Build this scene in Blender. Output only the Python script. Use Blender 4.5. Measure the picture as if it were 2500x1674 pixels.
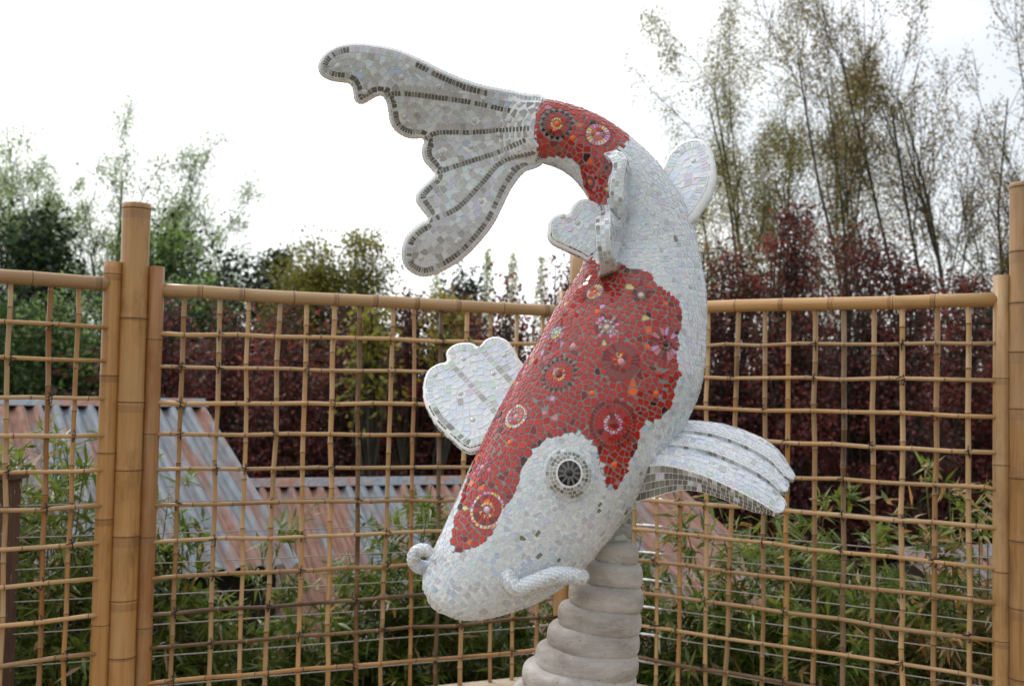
import bpy, bmesh, math, random
import numpy as np
from mathutils import Vector, Matrix
from mathutils.bvhtree import BVHTree
from mathutils.kdtree import KDTree
from mathutils.geometry import delaunay_2d_cdt

for o in list(bpy.data.objects):
    bpy.data.objects.remove(o)
SC = bpy.context.scene
COL = SC.collection
RNG = np.random.default_rng(7)
random.seed(7)

# ------------------------------------------------------------------ camera
FPX = 2600.0                       # focal length in photo pixels (2500 wide)
PITCH = math.atan(107 / FPX)
ROLL = math.radians(1.15)
CAM = np.array([0.0, 0.0, 1.6])    # eye height above the deck
fw = np.array([0, math.cos(PITCH), math.sin(PITCH)])
r0 = np.array([1.0, 0, 0])
u0 = np.cross(r0, fw)
CR = r0 * math.cos(ROLL) + u0 * math.sin(ROLL)
CU = u0 * math.cos(ROLL) - r0 * math.sin(ROLL)
CF = fw
cam_data = bpy.data.cameras.new('camera')
cam = bpy.data.objects.new('camera', cam_data)
COL.objects.link(cam)
cam.matrix_world = Matrix(((CR[0], CU[0], -CF[0], CAM[0]), (CR[1], CU[1], -CF[1], CAM[1]),
                           (CR[2], CU[2], -CF[2], CAM[2]), (0, 0, 0, 1)))
cam_data.sensor_width = 36
cam_data.lens = 36 * FPX / 2500
cam_data.clip_start = 0.05
cam_data.clip_end = 3000
cam_data.dof.use_dof = True
cam_data.dof.focus_distance = 3.25
cam_data.dof.aperture_fstop = 3.8
SC.camera = cam

# ------------------------------------------------------------------ sky and sun
SUN_AZ, SUN_EL = math.radians(-48), math.radians(48)     # behind and to the left of the fish
world = bpy.data.worlds.new('World')
SC.world = world
world.use_nodes = True
nt = world.node_tree
nt.nodes.clear()
wo = nt.nodes.new('ShaderNodeOutputWorld')
bg = nt.nodes.new('ShaderNodeBackground')
sky = nt.nodes.new('ShaderNodeTexSky')
sky.sky_type = 'NISHITA'
sky.sun_disc = False
sky.sun_elevation = SUN_EL
sky.sun_rotation = SUN_AZ
sky.air_density = 1.0
sky.dust_density = 2.0
tc = nt.nodes.new('ShaderNodeTexCoord')
mp = nt.nodes.new('ShaderNodeMapping')
mp.inputs['Scale'].default_value = (1.0, 1.0, 2.2)
mp.inputs['Location'].default_value = (0.35, 0.1, 0.4)
nz = nt.nodes.new('ShaderNodeTexNoise')
nz.inputs['Scale'].default_value = 1.7
nz.inputs['Detail'].default_value = 5
nz.inputs['Roughness'].default_value = 0.5
rp = nt.nodes.new('ShaderNodeValToRGB')
rp.color_ramp.elements[0].position = 0.36
rp.color_ramp.elements[0].color = (0.58, 0.58, 0.58, 1)
rp.color_ramp.elements[1].position = 0.56
rp.color_ramp.elements[1].color = (1, 1, 1, 1)
mx = nt.nodes.new('ShaderNodeMix')
mx.data_type = 'RGBA'
CLOUD = 13.2                      # thin bright cloud veil, in the sky texture's own units
mx.inputs[7].default_value = (CLOUD * 0.985, CLOUD * 0.995, CLOUD, 1)
nt.links.new(tc.outputs['Generated'], mp.inputs['Vector'])
nt.links.new(mp.outputs['Vector'], nz.inputs['Vector'])
nt.links.new(nz.outputs['Fac'], rp.inputs['Fac'])
nt.links.new(rp.outputs['Color'], mx.inputs[0])
nt.links.new(sky.outputs['Color'], mx.inputs[6])
# thin cloud scatters forward: the veil is brighter round the hidden sun and dimmer opposite it
dp = nt.nodes.new('ShaderNodeVectorMath'); dp.operation = 'DOT_PRODUCT'
dp.inputs[1].default_value = (math.sin(SUN_AZ) * math.cos(SUN_EL), math.cos(SUN_AZ) * math.cos(SUN_EL), math.sin(SUN_EL))
nt.links.new(tc.outputs['Generated'], dp.inputs[0])
mr = nt.nodes.new('ShaderNodeMapRange')
mr.inputs[1].default_value = -1.0; mr.inputs[2].default_value = 1.0; mr.inputs[3].default_value = 0.36; mr.inputs[4].default_value = 1.75
nt.links.new(dp.outputs['Value'], mr.inputs[0])
vm = nt.nodes.new('ShaderNodeVectorMath'); vm.operation = 'SCALE'
nt.links.new(mx.outputs[2], vm.inputs[0]); nt.links.new(mr.outputs[0], vm.inputs['Scale'])
nt.links.new(vm.outputs[0], bg.inputs['Color'])
bg.inputs['Strength'].default_value = 0.08
nt.links.new(bg.outputs['Background'], wo.inputs['Surface'])

sun_data = bpy.data.lights.new('sun', 'SUN')
sun_data.energy = 1.3
sun_data.angle = math.radians(14)
sun_data.color = (1.0, 0.95, 0.88)
sun = bpy.data.objects.new('sun', sun_data)
COL.objects.link(sun)
sd = Vector((math.sin(SUN_AZ) * math.cos(SUN_EL), math.cos(SUN_AZ) * math.cos(SUN_EL), math.sin(SUN_EL)))
sun.rotation_euler = sd.to_track_quat('Z', 'Y').to_euler()
sun.location = sd * 40

vs = SC.view_settings
vs.view_transform = 'Standard'
vs.look = 'None'
vs.exposure = 0.0
vs.gamma = 1.0
vs.use_curve_mapping = False
SC.cycles.use_denoising = True
SC.cycles.max_bounces = 6
SC.cycles.diffuse_bounces = 3
SC.cycles.glossy_bounces = 3
SC.cycles.transmission_bounces = 4
SC.cycles.transparent_max_bounces = 4
SC.cycles.caustics_reflective = False
SC.cycles.caustics_refractive = False

# ------------------------------------------------------------------ helpers
ZK = 2500 / 2342.0                 # sculpture outlines were measured on a 2342 px wide print

def PP(px, py, depth):
    return CAM + depth * (CF + CR * ((px - 1250) / FPX) + CU * ((837 - py) / FPX))

def PZ(x, y, depth):
    return PP(x * ZK, y * ZK, depth)

def to_px(p):
    d = np.asarray(p) - CAM
    dep = d @ CF
    return 1250 + FPX * (d @ CR) / dep, 837 - FPX * (d @ CU) / dep, dep

def unit(v):
    v = np.asarray(v, float)
    n = np.linalg.norm(v, axis=-1, keepdims=True)
    return v / np.where(n < 1e-12, 1, n)

def tag(o, label=None, cat=None, group=None, kind=None):
    if label: o['label'] = label
    if cat: o['category'] = cat
    if group: o['group'] = group
    if kind: o['kind'] = kind
    return o

WLOC = {}

def thing(name, loc, label, cat, group=None):
    o = bpy.data.objects.new(name, None)
    o.empty_display_size = 0.1
    COL.objects.link(o)
    o.location = Vector([float(c) for c in loc])
    WLOC[o.name] = np.array(loc, float)
    return tag(o, label, cat, group)

def link(name, me, parent=None, origin=(0, 0, 0)):
    """mesh whose vertices are relative to origin (world)"""
    o = bpy.data.objects.new(name, me)
    COL.objects.link(o)
    origin = np.array(origin, float)
    if parent is not None:
        o.parent = parent
        o.location = Vector(origin - WLOC[parent.name])
    else:
        o.location = Vector(origin)
    WLOC[o.name] = origin
    return o

def build(name, V, F, mats, parent=None, idx=None, smooth=False, origin=None):
    """general mesh from python lists; vertices in world space"""
    V = np.asarray(V, float)
    if origin is None:
        origin = WLOC[parent.name] if parent is not None else np.array([V[:, 0].mean(), V[:, 1].mean(), V[:, 2].min()])
    me = bpy.data.meshes.new(name)
    me.from_pydata((V - origin).tolist(), [], [tuple(int(i) for i in f) for f in F])
    for m in (mats if isinstance(mats, (list, tuple)) else [mats]):
        me.materials.append(m)
    if idx is not None:
        me.polygons.foreach_set('material_index', np.asarray(idx, dtype=np.int32))
    if smooth:
        me.polygons.foreach_set('use_smooth', np.ones(len(me.polygons), dtype=bool))
    me.update()
    return link(name, me, parent, origin)

def build_np(name, V, F, mats, parent=None, idx=None, smooth=False, origin=None):
    """fast mesh: F is an (m,k) array"""
    V = np.asarray(V, np.float32); F = np.asarray(F, np.int32)
    if origin is None:
        origin = WLOC[parent.name] if parent is not None else np.array([V[:, 0].mean(), V[:, 1].mean(), V[:, 2].min()])
    me = bpy.data.meshes.new(name)
    m, k = F.shape
    me.vertices.add(len(V)); me.loops.add(m * k); me.polygons.add(m)
    me.vertices.foreach_set('co', (V - np.asarray(origin, np.float32)).astype(np.float32).ravel())
    me.loops.foreach_set('vertex_index', F.ravel())
    me.polygons.foreach_set('loop_start', np.arange(0, m * k, k, dtype=np.int32))
    for mt in (mats if isinstance(mats, (list, tuple)) else [mats]):
        me.materials.append(mt)
    if idx is not None:
        me.polygons.foreach_set('material_index', np.asarray(idx, np.int32))
    if smooth:
        me.polygons.foreach_set('use_smooth', np.ones(m, dtype=bool))
    me.update(calc_edges=True)
    return link(name, me, parent, origin)

BOXF = [(0, 3, 2, 1), (4, 5, 6, 7), (0, 1, 5, 4), (1, 2, 6, 5), (2, 3, 7, 6), (3, 0, 4, 7)]

def box_geo(c, ax, ay, az, hx, hy, hz):
    c = np.asarray(c, float); ax = np.asarray(ax, float); ay = np.asarray(ay, float); az = np.asarray(az, float)
    V = []
    for z in (-hz, hz):
        for x, y in ((-hx, -hy), (hx, -hy), (hx, hy), (-hx, hy)):
            V.append(c + ax * x + ay * y + az * z)
    return V, BOXF

def bevel_obj(o, w, seg=2):
    bm = bmesh.new(); bm.from_mesh(o.data)
    bmesh.ops.bevel(bm, geom=bm.edges[:], offset=w, segments=seg, affect='EDGES', profile=0.6)
    bm.to_mesh(o.data); bm.free(); o.data.update()

# ------------------------------------------------------------------ materials
def new_mat(name):
    m = bpy.data.materials.new(name)
    m.use_nodes = True
    n = m.node_tree
    return m, n, n.nodes['Principled BSDF']

def node(n, t, **kw):
    x = n.nodes.new(t)
    for k, v in kw.items():
        if k in x.inputs: x.inputs[k].default_value = v
        else: setattr(x, k, v)
    return x

def ramp(n, stops):
    r = n.nodes.new('ShaderNodeValToRGB')
    cr = r.color_ramp
    while len(cr.elements) > len(stops): cr.elements.remove(cr.elements[-1])
    while len(cr.elements) < len(stops): cr.elements.new(0.5)
    for e, (p, c) in zip(cr.elements, stops):
        e.position = p; e.color = (*c, 1) if len(c) == 3 else c
    return r

def coords(n, scale, which='Object'):
    t = n.nodes.new('ShaderNodeTexCoord'); m = n.nodes.new('ShaderNodeMapping')
    m.inputs['Scale'].default_value = scale
    n.links.new(t.outputs[which], m.inputs['Vector'])
    return m

def bump(n, src, bsdf, strength, dist=0.002):
    b = n.nodes.new('ShaderNodeBump')
    b.inputs['Strength'].default_value = strength
    b.inputs['Distance'].default_value = dist
    n.links.new(src, b.inputs['Height'])
    n.links.new(b.outputs['Normal'], bsdf.inputs['Normal'])

def mix(n, fac, a, b, mode='MIX'):
    x = n.nodes.new('ShaderNodeMix'); x.data_type = 'RGBA'; x.blend_type = mode
    for s, v in ((0, fac), (6, a), (7, b)):
        if hasattr(v, 'links'): n.links.new(v, x.inputs[s])
        elif isinstance(v, (int, float)): x.inputs[s].default_value = v
        else: x.inputs[s].default_value = (*v, 1)
    return x.outputs[2]

def plain(name, col, rough=0.6, metal=0.0, var=0.12, scale=12.0):
    m, n, b = new_mat(name)
    c = coords(n, (scale,) * 3)
    z = node(n, 'ShaderNodeTexNoise', Scale=1.0, Detail=4.0)
    n.links.new(c.outputs[0], z.inputs['Vector'])
    lo = tuple(x * (1 - var) for x in col); hi = tuple(min(1, x * (1 + var)) for x in col)
    r = ramp(n, [(0.3, lo), (0.7, hi)])
    n.links.new(z.outputs['Fac'], r.inputs['Fac'])
    n.links.new(r.outputs['Color'], b.inputs['Base Color'])
    b.inputs['Roughness'].default_value = rough
    b.inputs['Metallic'].default_value = metal
    return m

def bamboo_mat(name, light, dark, stain=0.25, rough=0.30):
    """long streaks along the cane (local z), random tone from cane to cane"""
    m, n, b = new_mat(name)
    c = coords(n, (70, 70, 2.2))
    z = node(n, 'ShaderNodeTexNoise', Scale=1.0, Detail=6.0, Roughness=0.6)
    n.links.new(c.outputs[0], z.inputs['Vector'])
    r = ramp(n, [(0.28, dark), (0.62, light)])
    n.links.new(z.outputs['Fac'], r.inputs['Fac'])
    c2 = coords(n, (9, 9, 3.0))
    z2 = node(n, 'ShaderNodeTexNoise', Scale=1.0, Detail=7.0, Roughness=0.7)
    oi = n.nodes.new('ShaderNodeObjectInfo')
    ad = n.nodes.new('ShaderNodeVectorMath'); ad.operation = 'ADD'
    sc = n.nodes.new('ShaderNodeMath'); sc.operation = 'MULTIPLY'; sc.inputs[1].default_value = 90
    n.links.new(oi.outputs['Random'], sc.inputs[0])
    n.links.new(c2.outputs[0], ad.inputs[0]); n.links.new(sc.outputs[0], ad.inputs[1])
    n.links.new(ad.outputs[0], z2.inputs['Vector'])
    r2 = ramp(n, [(0.50, (0, 0, 0)), (0.72, (1, 1, 1))])
    n.links.new(z2.outputs['Fac'], r2.inputs['Fac'])
    st = n.nodes.new('ShaderNodeMath'); st.operation = 'MULTIPLY'; st.inputs[1].default_value = stain
    n.links.new(r2.outputs['Color'], st.inputs[0])
    col = mix(n, st.outputs[0], r.outputs['Color'], (0.10, 0.045, 0.016))
    # fine black specks
    c3 = coords(n, (160, 160, 22))
    z3 = node(n, 'ShaderNodeTexNoise', Scale=1.0, Detail=3.0, Roughness=0.6)
    n.links.new(c3.outputs[0], z3.inputs['Vector'])
    r3 = ramp(n, [(0.70, (0, 0, 0)), (0.76, (0.55, 0.55, 0.55))])
    n.links.new(z3.outputs['Fac'], r3.inputs['Fac'])
    col = mix(n, r3.outputs['Color'], col, (0.12, 0.07, 0.035))
    c5 = coords(n, (4.5, 4.5, 1.6)); a5 = n.nodes.new('ShaderNodeVectorMath'); a5.operation = 'ADD'
    n.links.new(c5.outputs[0], a5.inputs[0]); n.links.new(sc.outputs[0], a5.inputs[1])
    z5 = node(n, 'ShaderNodeTexNoise', Scale=1.0, Detail=8.0, Roughness=0.72); n.links.new(a5.outputs[0], z5.inputs['Vector'])
    r5 = ramp(n, [(0.44, (0, 0, 0)), (0.66, (.62, .62, .62))]); n.links.new(z5.outputs['Fac'], r5.inputs['Fac'])
    col = mix(n, r5.outputs['Color'], col, (0.43, 0.315, 0.185))
    rr5 = ramp(n, [(0.40, (rough,) * 3), (0.66, (.62,) * 3)]); n.links.new(z5.outputs['Fac'], rr5.inputs['Fac']); n.links.new(rr5.outputs['Color'], b.inputs['Roughness'])
    tone = ramp(n, [(0.0, (0.66, 0.60, 0.52)), (0.35, (0.95, 0.95, 0.95)), (0.7, (1.08, 1.04, 0.95)), (1.0, (0.95, 0.82, 0.62))])
    n.links.new(oi.outputs['Random'], tone.inputs['Fac'])
    col = mix(n, 1.0, col, tone.outputs['Color'], 'MULTIPLY')
    n.links.new(col, b.inputs['Base Color'])
    bump(n, z.outputs['Fac'], b, 0.2, 0.002)
    return m

M = {}
M['bamboo'] = bamboo_mat('bamboo_tan', (0.53, 0.345, 0.175), (0.41, 0.25, 0.112), 0.45)
M['bamboo_post'] = bamboo_mat('bamboo_post_tan', (0.48, 0.29, 0.125), (0.35, 0.185, 0.066), 0.72)
M['bamboo_brown'] = bamboo_mat('bamboo_brown', (0.44, 0.215, 0.075), (0.28, 0.115, 0.035), 0.5)
M['bamboo_stain'] = bamboo_mat('bamboo_stained', (0.15, 0.075, 0.028), (0.03, 0.016, 0.009), 0.95)
M['node'] = plain('bamboo_node_line', (0.085, 0.045, 0.02), 0.7)
M['shade'] = bamboo_mat('bamboo_node_band', (0.36, 0.21, 0.095), (0.24, 0.125, 0.05), 0.6)
M['cut'] = plain('bamboo_cut_end', (0.42, 0.27, 0.12), 0.8)
M['twine'] = plain('black_twine', (0.016, 0.014, 0.013), 0.85)
# ------------------------------------------------------------------ ground, deck, sills
GZ = -2.6                      # garden level below the raised deck

def ground_mat():
    m, n, b = new_mat('garden_soil')
    c = coords(n, (0.8, 0.8, 0.8))
    z = node(n, 'ShaderNodeTexNoise', Scale=1.0, Detail=8.0, Roughness=0.65)
    n.links.new(c.outputs[0], z.inputs['Vector'])
    r = ramp(n, [(0.35, (0.022, 0.020, 0.012)), (0.55, (0.035, 0.05, 0.016)), (0.75, (0.06, 0.07, 0.025))])
    n.links.new(z.outputs['Fac'], r.inputs['Fac'])
    n.links.new(r.outputs['Color'], b.inputs['Base Color'])
    b.inputs['Roughness'].default_value = 0.95
    bump(n, z.outputs['Fac'], b, 0.6, 0.05)
    return m

ng = 40
gx = np.linspace(-1200, 1200, ng); gy = np.linspace(-300, 2000, ng)
GV = [(x, y, GZ) for y in gy for x in gx]
GF = [(j * ng + i, j * ng + i + 1, (j + 1) * ng + i + 1, (j + 1) * ng + i) for j in range(ng - 1) for i in range(ng - 1)]
tag(build('ground', GV, GF, ground_mat(), origin=(0, 0, GZ)), kind='structure')

# fence geometry on the plan: three straight runs meeting at bamboo posts
D0 = np.array([0.80, 0.60]); D1 = np.array([0.915, 0.404]); D2 = np.array([0.839, -0.545])
D0, D1, D2 = unit(D0), unit(D1), unit(D2)
A0 = np.array([-1.640, 4.60])                 # left main post
CORN = A0 + D1 * 2.165                         # corner post behind the sculpture
BR = CORN + D2 * 2.09                         # right main post
AL = A0 - D0 * 2.1                            # far end of the left run, out of frame

def timber_mat(name, a, b_, rough=0.8, specks=0.0):
    m, n, b = new_mat(name)
    c = coords(n, (40, 40, 3))
    z = node(n, 'ShaderNodeTexNoise', Scale=1.0, Detail=6.0, Roughness=0.65)
    n.links.new(c.outputs[0], z.inputs['Vector'])
    r = ramp(n, [(0.3, a), (0.7, b_)])
    n.links.new(z.outputs['Fac'], r.inputs['Fac'])
    col = r.outputs['Color']
    if specks:
        c2 = coords(n, (60, 60, 18))
        z2 = node(n, 'ShaderNodeTexNoise', Scale=1.0, Detail=5.0, Roughness=0.7)
        n.links.new(c2.outputs[0], z2.inputs['Vector'])
        r2 = ramp(n, [(0.62, (0, 0, 0)), (0.68, (specks,) * 3)])
        n.links.new(z2.outputs['Fac'], r2.inputs['Fac'])
        col = mix(n, r2.outputs['Color'], col, (0.55, 0.52, 0.46))
    n.links.new(col, b.inputs['Base Color'])
    b.inputs['Roughness'].default_value = rough
    bump(n, z.outputs['Fac'], b, 0.35, 0.003)
    return m

M['deck'] = timber_mat('deck_board', (0.30, 0.22, 0.14), (0.48, 0.38, 0.27))
M['sill'] = timber_mat('sill_timber', (0.38, 0.30, 0.21), (0.58, 0.49, 0.38))
M['dark_timber'] = timber_mat('dark_timber', (0.055, 0.028, 0.016), (0.13, 0.070, 0.042), specks=0.75)
M['red_timber'] = timber_mat('red_brown_timber', (0.10, 0.035, 0.018), (0.20, 0.075, 0.038))

# deck: a carrying frame with boards laid on it
poly = [AL + (-.2, -.1), A0 + (-.06, .14), CORN + (0, .16), BR + (.08, .12), BR + (.1, -4.6), AL + (-.2, -3.6)]
n_ = len(poly)
DV = [(p[0], p[1], -0.032) for p in poly] + [(p[0], p[1], -0.25) for p in poly]
DF = [tuple(range(n_))[::-1], tuple(range(n_, 2 * n_))] + [(i, (i + 1) % n_, n_ + (i + 1) % n_, n_ + i) for i in range(n_)]
deck = tag(build('deck', DV, DF, M['dark_timber'], origin=(0, 3, -0.25)), kind='structure')
# deck legs reach the garden below
for k, (x, y) in enumerate([(-2.6, 3.2), (0.2, 5.2), (2.0, 3.6), (-2.6, 0.2), (2.0, 0.2)]):
    V, F = box_geo((x, y, (GZ - 0.25) / 2), (1, 0, 0), (0, 1, 0), (0, 0, 1), .07, .07, (-0.25 - GZ) / 2 - .002)
    build('deck_leg', V, F, M['dark_timber'], parent=deck, origin=(x, y, GZ))

def clip_line_x(y, pts):
    xs = []
    for i in range(len(pts)):
        a, b = pts[i], pts[(i + 1) % len(pts)]
        if (a[1] - y) * (b[1] - y) < 0:
            xs.append(a[0] + (b[0] - a[0]) * (y - a[1]) / (b[1] - a[1]))
    return (min(xs), max(xs)) if len(xs) >= 2 else None
y = -0.4
while y < 5.7:
    e = clip_line_x(y, poly)
    if e:
        V, F = box_geo(((e[0] + e[1]) / 2, y, -0.014), (1, 0, 0), (0, 1, 0), (0, 0, 1), (e[1] - e[0]) / 2, .0675, .014)
        V = np.array(V)
        me_o = build('board', V, F, M['deck'], parent=deck, origin=V.mean(0))
    y += 0.142

SILL_H = 0.15
for nm, a, b_, lab in (('timber_sill', A0, CORN, 'pale timber sill along the foot of the widest bamboo lattice'),
                  ('timber_sill', CORN, BR, 'pale timber sill under the lattice beside the stone pedestal'),
                  ('timber_sill', AL, A0, 'pale timber sill under the short lattice by the dark timber post')):
    d = unit(b_ - a); nrm = np.array([d[1], -d[0]])
    L = np.linalg.norm(b_ - a) - 0.16
    c = (a + b_) / 2 + nrm * 0.03
    V, F = box_geo((c[0], c[1], SILL_H / 2 + .001), (d[0], d[1], 0), (nrm[0], nrm[1], 0), (0, 0, 1), L / 2, .075, SILL_H / 2)
    o = build(nm, V, F, M['sill'])
    bevel_obj(o, .006)
    tag(o, lab, 'sill')

# ------------------------------------------------------------------ bamboo canes
def cane(name, p0, p1, r, spacing, mats, parent=None, kink=0.0, sides=12, seed=0, nodes=None, hollow_top=False, taper=0.0, line=0.0016, swell=0.10):
    """one bamboo cane with ridged, dark-lined nodes. local z runs along the cane"""
    rg = np.random.default_rng(seed)
    p0 = np.asarray(p0, float); p1 = np.asarray(p1, float)
    L = np.linalg.norm(p1 - p0)
    if nodes is None:
        nodes = []; z = spacing * rg.uniform(.25, .9)
        while z < L - 0.02:
            nodes.append(z); z += spacing * rg.uniform(.75, 1.25)
    prof = [(0.0, 1.0, 0)]
    for z in nodes:
        prof += [(z - r * .75, 1.0, 3 if rg.random() < .6 else 0), (z - r * .16 - line, 1 + swell * .55, 3 if rg.random() < .5 else 0), (z - line, 1 + swell * .5, 1), (z + line, 1 + swell, 0), (z + r * .18 + line, 1 + swell * .6, 0), (z + r * .6, 1.0, 0)]
    prof += [(L, 1.0, 0)]
    prof = sorted([p for p in prof if 0 <= p[0] <= L], key=lambda q: q[0])
    # lateral wander with a change of direction at each node
    kz = [0.0] + list(nodes) + [L]
    kx = np.concatenate([[0], rg.normal(0, kink, len(nodes)), [0]]); ky = np.concatenate([[0], rg.normal(0, kink, len(nodes)), [0]])
    V = []; F = []; I = []
    for z, s, _ in prof:
        ox = np.interp(z, kz, kx); oy = np.interp(z, kz, ky)
        rr = r * s * (1 - taper * z / L)
        for k in range(sides):
            a = 2 * math.pi * k / sides
            V.append((ox + rr * math.cos(a), oy + rr * math.sin(a), z))
    for i in range(len(prof) - 1):
        for k in range(sides):
            k2 = (k + 1) % sides
            F.append((i * sides + k, i * sides + k2, (i + 1) * sides + k2, (i + 1) * sides + k))
            I.append(prof[i][2])
    F.append(tuple(range(sides))[::-1]); I.append(2)
    nb = (len(prof) - 1) * sides
    if hollow_top:
        q0 = len(V)
        for k in range(sides):
            a = 2 * math.pi * k / sides
            V.append((r * .78 * math.cos(a), r * .78 * math.sin(a), L))
        for k in range(sides):
            a = 2 * math.pi * k / sides
            V.append((r * .78 * math.cos(a), r * .78 * math.sin(a), L - .05))
        for k in range(sides):
            k2 = (k + 1) % sides
            F.append((nb + k, nb + k2, q0 + k2, q0 + k)); I.append(2)
            F.append((q0 + k, q0 + k2, q0 + sides + k2, q0 + sides + k)); I.append(2)
        F.append(tuple(q0 + sides + k for k in range(sides))); I.append(1)
    else:
        F.append(tuple(nb + k for k in range(sides))); I.append(2)
    me = bpy.data.meshes.new(name)
    me.from_pydata(V, [], F)
    for m in mats: me.materials.append(m)
    me.polygons.foreach_set('material_index', np.array(I, np.int32))
    sm = np.array([len(f) == 4 for f in F], dtype=bool)
    me.polygons.foreach_set('use_smooth', sm)
    me.update()
    o = link(name, me, parent, p0)
    q = Vector(p1 - p0).to_track_quat('Z', 'Y')
    o.rotation_mode = 'QUATERNION'
    from mathutils import Quaternion
    o.rotation_quaternion = q @ Quaternion((0, 0, 1), rg.uniform(0, 6.28))
    return o

BM = [M['bamboo'], M['node'], M['cut'], M['shade']]
PM = [M['bamboo_post'], M['node'], M['cut'], M['shade']]
BR_M = [M['bamboo_brown'], M['node'], M['cut'], M['shade']]
ST_M = [M['bamboo_stain'], M['node'], M['cut'], M['shade']]

def xyz(p, z): return np.array([p[0], p[1], z])

def torus_tie(c, axis, r, t, parent, seed, tails=True):
    """a black twine lashing: two loose coils round the crossing plus short ends"""
    rg = np.random.default_rng(seed)
    axis = unit(axis)
    e1 = unit(np.cross(axis, (0.13, 0.2, 0.97))); e2 = np.cross(axis, e1)
    V = []; F = []
    def tube(pts, rad):
        base = len(V); pts = np.array(pts)
        for i, p in enumerate(pts):
            d = unit(pts[min(i + 1, len(pts) - 1)] - pts[max(i - 1, 0)])
            a = unit(np.cross(d, (0.31, 0.77, 0.2))); b = np.cross(d, a)
            for k in range(5):
                an = 2 * math.pi * k / 5
                V.append(p + rad * (a * math.cos(an) + b * math.sin(an)))
        for i in range(len(pts) - 1):
            for k in range(5):
                k2 = (k + 1) % 5
                F.append((base + i * 5 + k, base + i * 5 + k2, base + (i + 1) * 5 + k2, base + (i + 1) * 5 + k))
    tl = rg.uniform(-.5, .5)
    for q in (-1, 1):
        pts = [c + axis * (q * t * 1.2 + r * .9 * math.sin(a + tl) * q) + r * (e1 * math.cos(a) + e2 * math.sin(a)) for a in np.linspace(0, 2 * math.pi, 13)]
        tube(pts, t)
    f = unit(CAM - c)
    k0 = c + f * r
    if tails and rg.random() < .6:
        for q in range(1 if rg.random() < .6 else 2):
            d = unit(rg.normal(0, 1, 3) + f * 0.3)
            tube([k0, k0 + d * r * .9, k0 + d * r * 1.5 + np.array([0, 0, -r * .3])], t * .8)
    return build('tie', V, F, M['twine'], parent=parent, smooth=True, origin=c)

def lattice(a, b_, label, nv, top=2.005, seed=1, ends=(True, True), stain_v=(), stain_h=(), inset=(0.10, 0.10), step=0.152):
    """one framed lattice panel between two plan points"""
    rg = np.random.default_rng(seed)
    d = unit(b_ - a); nrm = np.array([d[1], -d[0]])
    if nrm @ (-(a + b_) / 2) < 0: nrm = -nrm           # towards the deck
    root = thing('bamboo_lattice_panel', xyz((a + b_) / 2, SILL_H), label, 'fence panel', 'bamboo lattice panels round the deck')
    pa = a + d * inset[0]; pb = b_ - d * inset[1]
    L = np.linalg.norm(pb - pa)
    r_f = 0.036
    for q, (p, on) in enumerate(((pa, ends[0]), (pb, ends[1]))):
        if on:
            cane('frame_post', xyz(p, SILL_H + .001), xyz(p + nrm * 0.004 * (-1) ** q, top + .10), r_f * rg.uniform(.95, 1.12), .36, BR_M if q == 0 and seed == 2 else PM, root, sides=16, seed=seed * 71 + q, hollow_top=True, swell=.05)
    cane('top_rail', xyz(pa + d * r_f * .5, top), xyz(pb - d * r_f * .5, top + rg.normal(0, .003)), .0295, .22, BM, root, sides=16, seed=seed * 7 + 3, kink=.0012, swell=.07)
    us = np.linspace(0, L, nv + 2)[1:-1] + rg.normal(0, .006, nv)
    nh = int((top - SILL_H - .20) / step) + 1
    zs = [top - .178 - step * k for k in range(nh)]
    for k, u in enumerate(us):
        p = pa + d * u
        lean = rg.normal(0, .008)
        mats = ST_M if k in stain_v else (BR_M if rg.random() < .12 else (PM if rg.random() < .25 else BM))
        cane('upright', xyz(p + d * lean, SILL_H + .002), xyz(p - d * lean, top - .024), rg.uniform(.0094, .0116), .20, mats, root, sides=10, seed=seed * 1000 + k, kink=.0026, swell=.2)
    for k, z in enumerate(zs):
        off = nrm * 0.021
        za = z + rg.normal(0, .005); zb = z + rg.normal(0, .005)
        mats = ST_M if k in stain_h else (PM if rg.random() < .3 else BM)
        cane('crossbar', xyz(pa + off + d * .02, za), xyz(pb + off - d * .02, zb), rg.uniform(.0080, .0099), .19, mats, root, sides=10, seed=seed * 2000 + k, kink=.003, swell=.26)
        st = rg.integers(0, 3)
        for j, u in enumerate(us):
            if (j + st + k * 2) % 3 == 0 or rg.random() < .06:
                zz = za + (zb - za) * u / L
                torus_tie(xyz(pa + d * u + nrm * .0115, zz), np.array([d[0], d[1], 0]) + np.array([0, 0, rg.choice([-.7, .7])]), .0180, .0024, root, seed * 5000 + k * 50 + j)
    return root

lattice(A0, CORN, 'wide bamboo lattice panel between the tall left post and the corner post', 14, seed=2, stain_v=(6, 9), stain_h=(8, 9), inset=(.088, .075), top=1.992)
lattice(CORN, BR, 'bamboo lattice panel between the corner post and the scorched right post', 14, seed=3, stain_v=(9,), stain_h=(10,), inset=(.075, .088), top=2.0)
lattice(AL, A0, 'narrow bamboo lattice panel next to the dark timber balustrade post', 14, seed=4, inset=(.088, .092), top=2.0, stain_h=())

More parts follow.
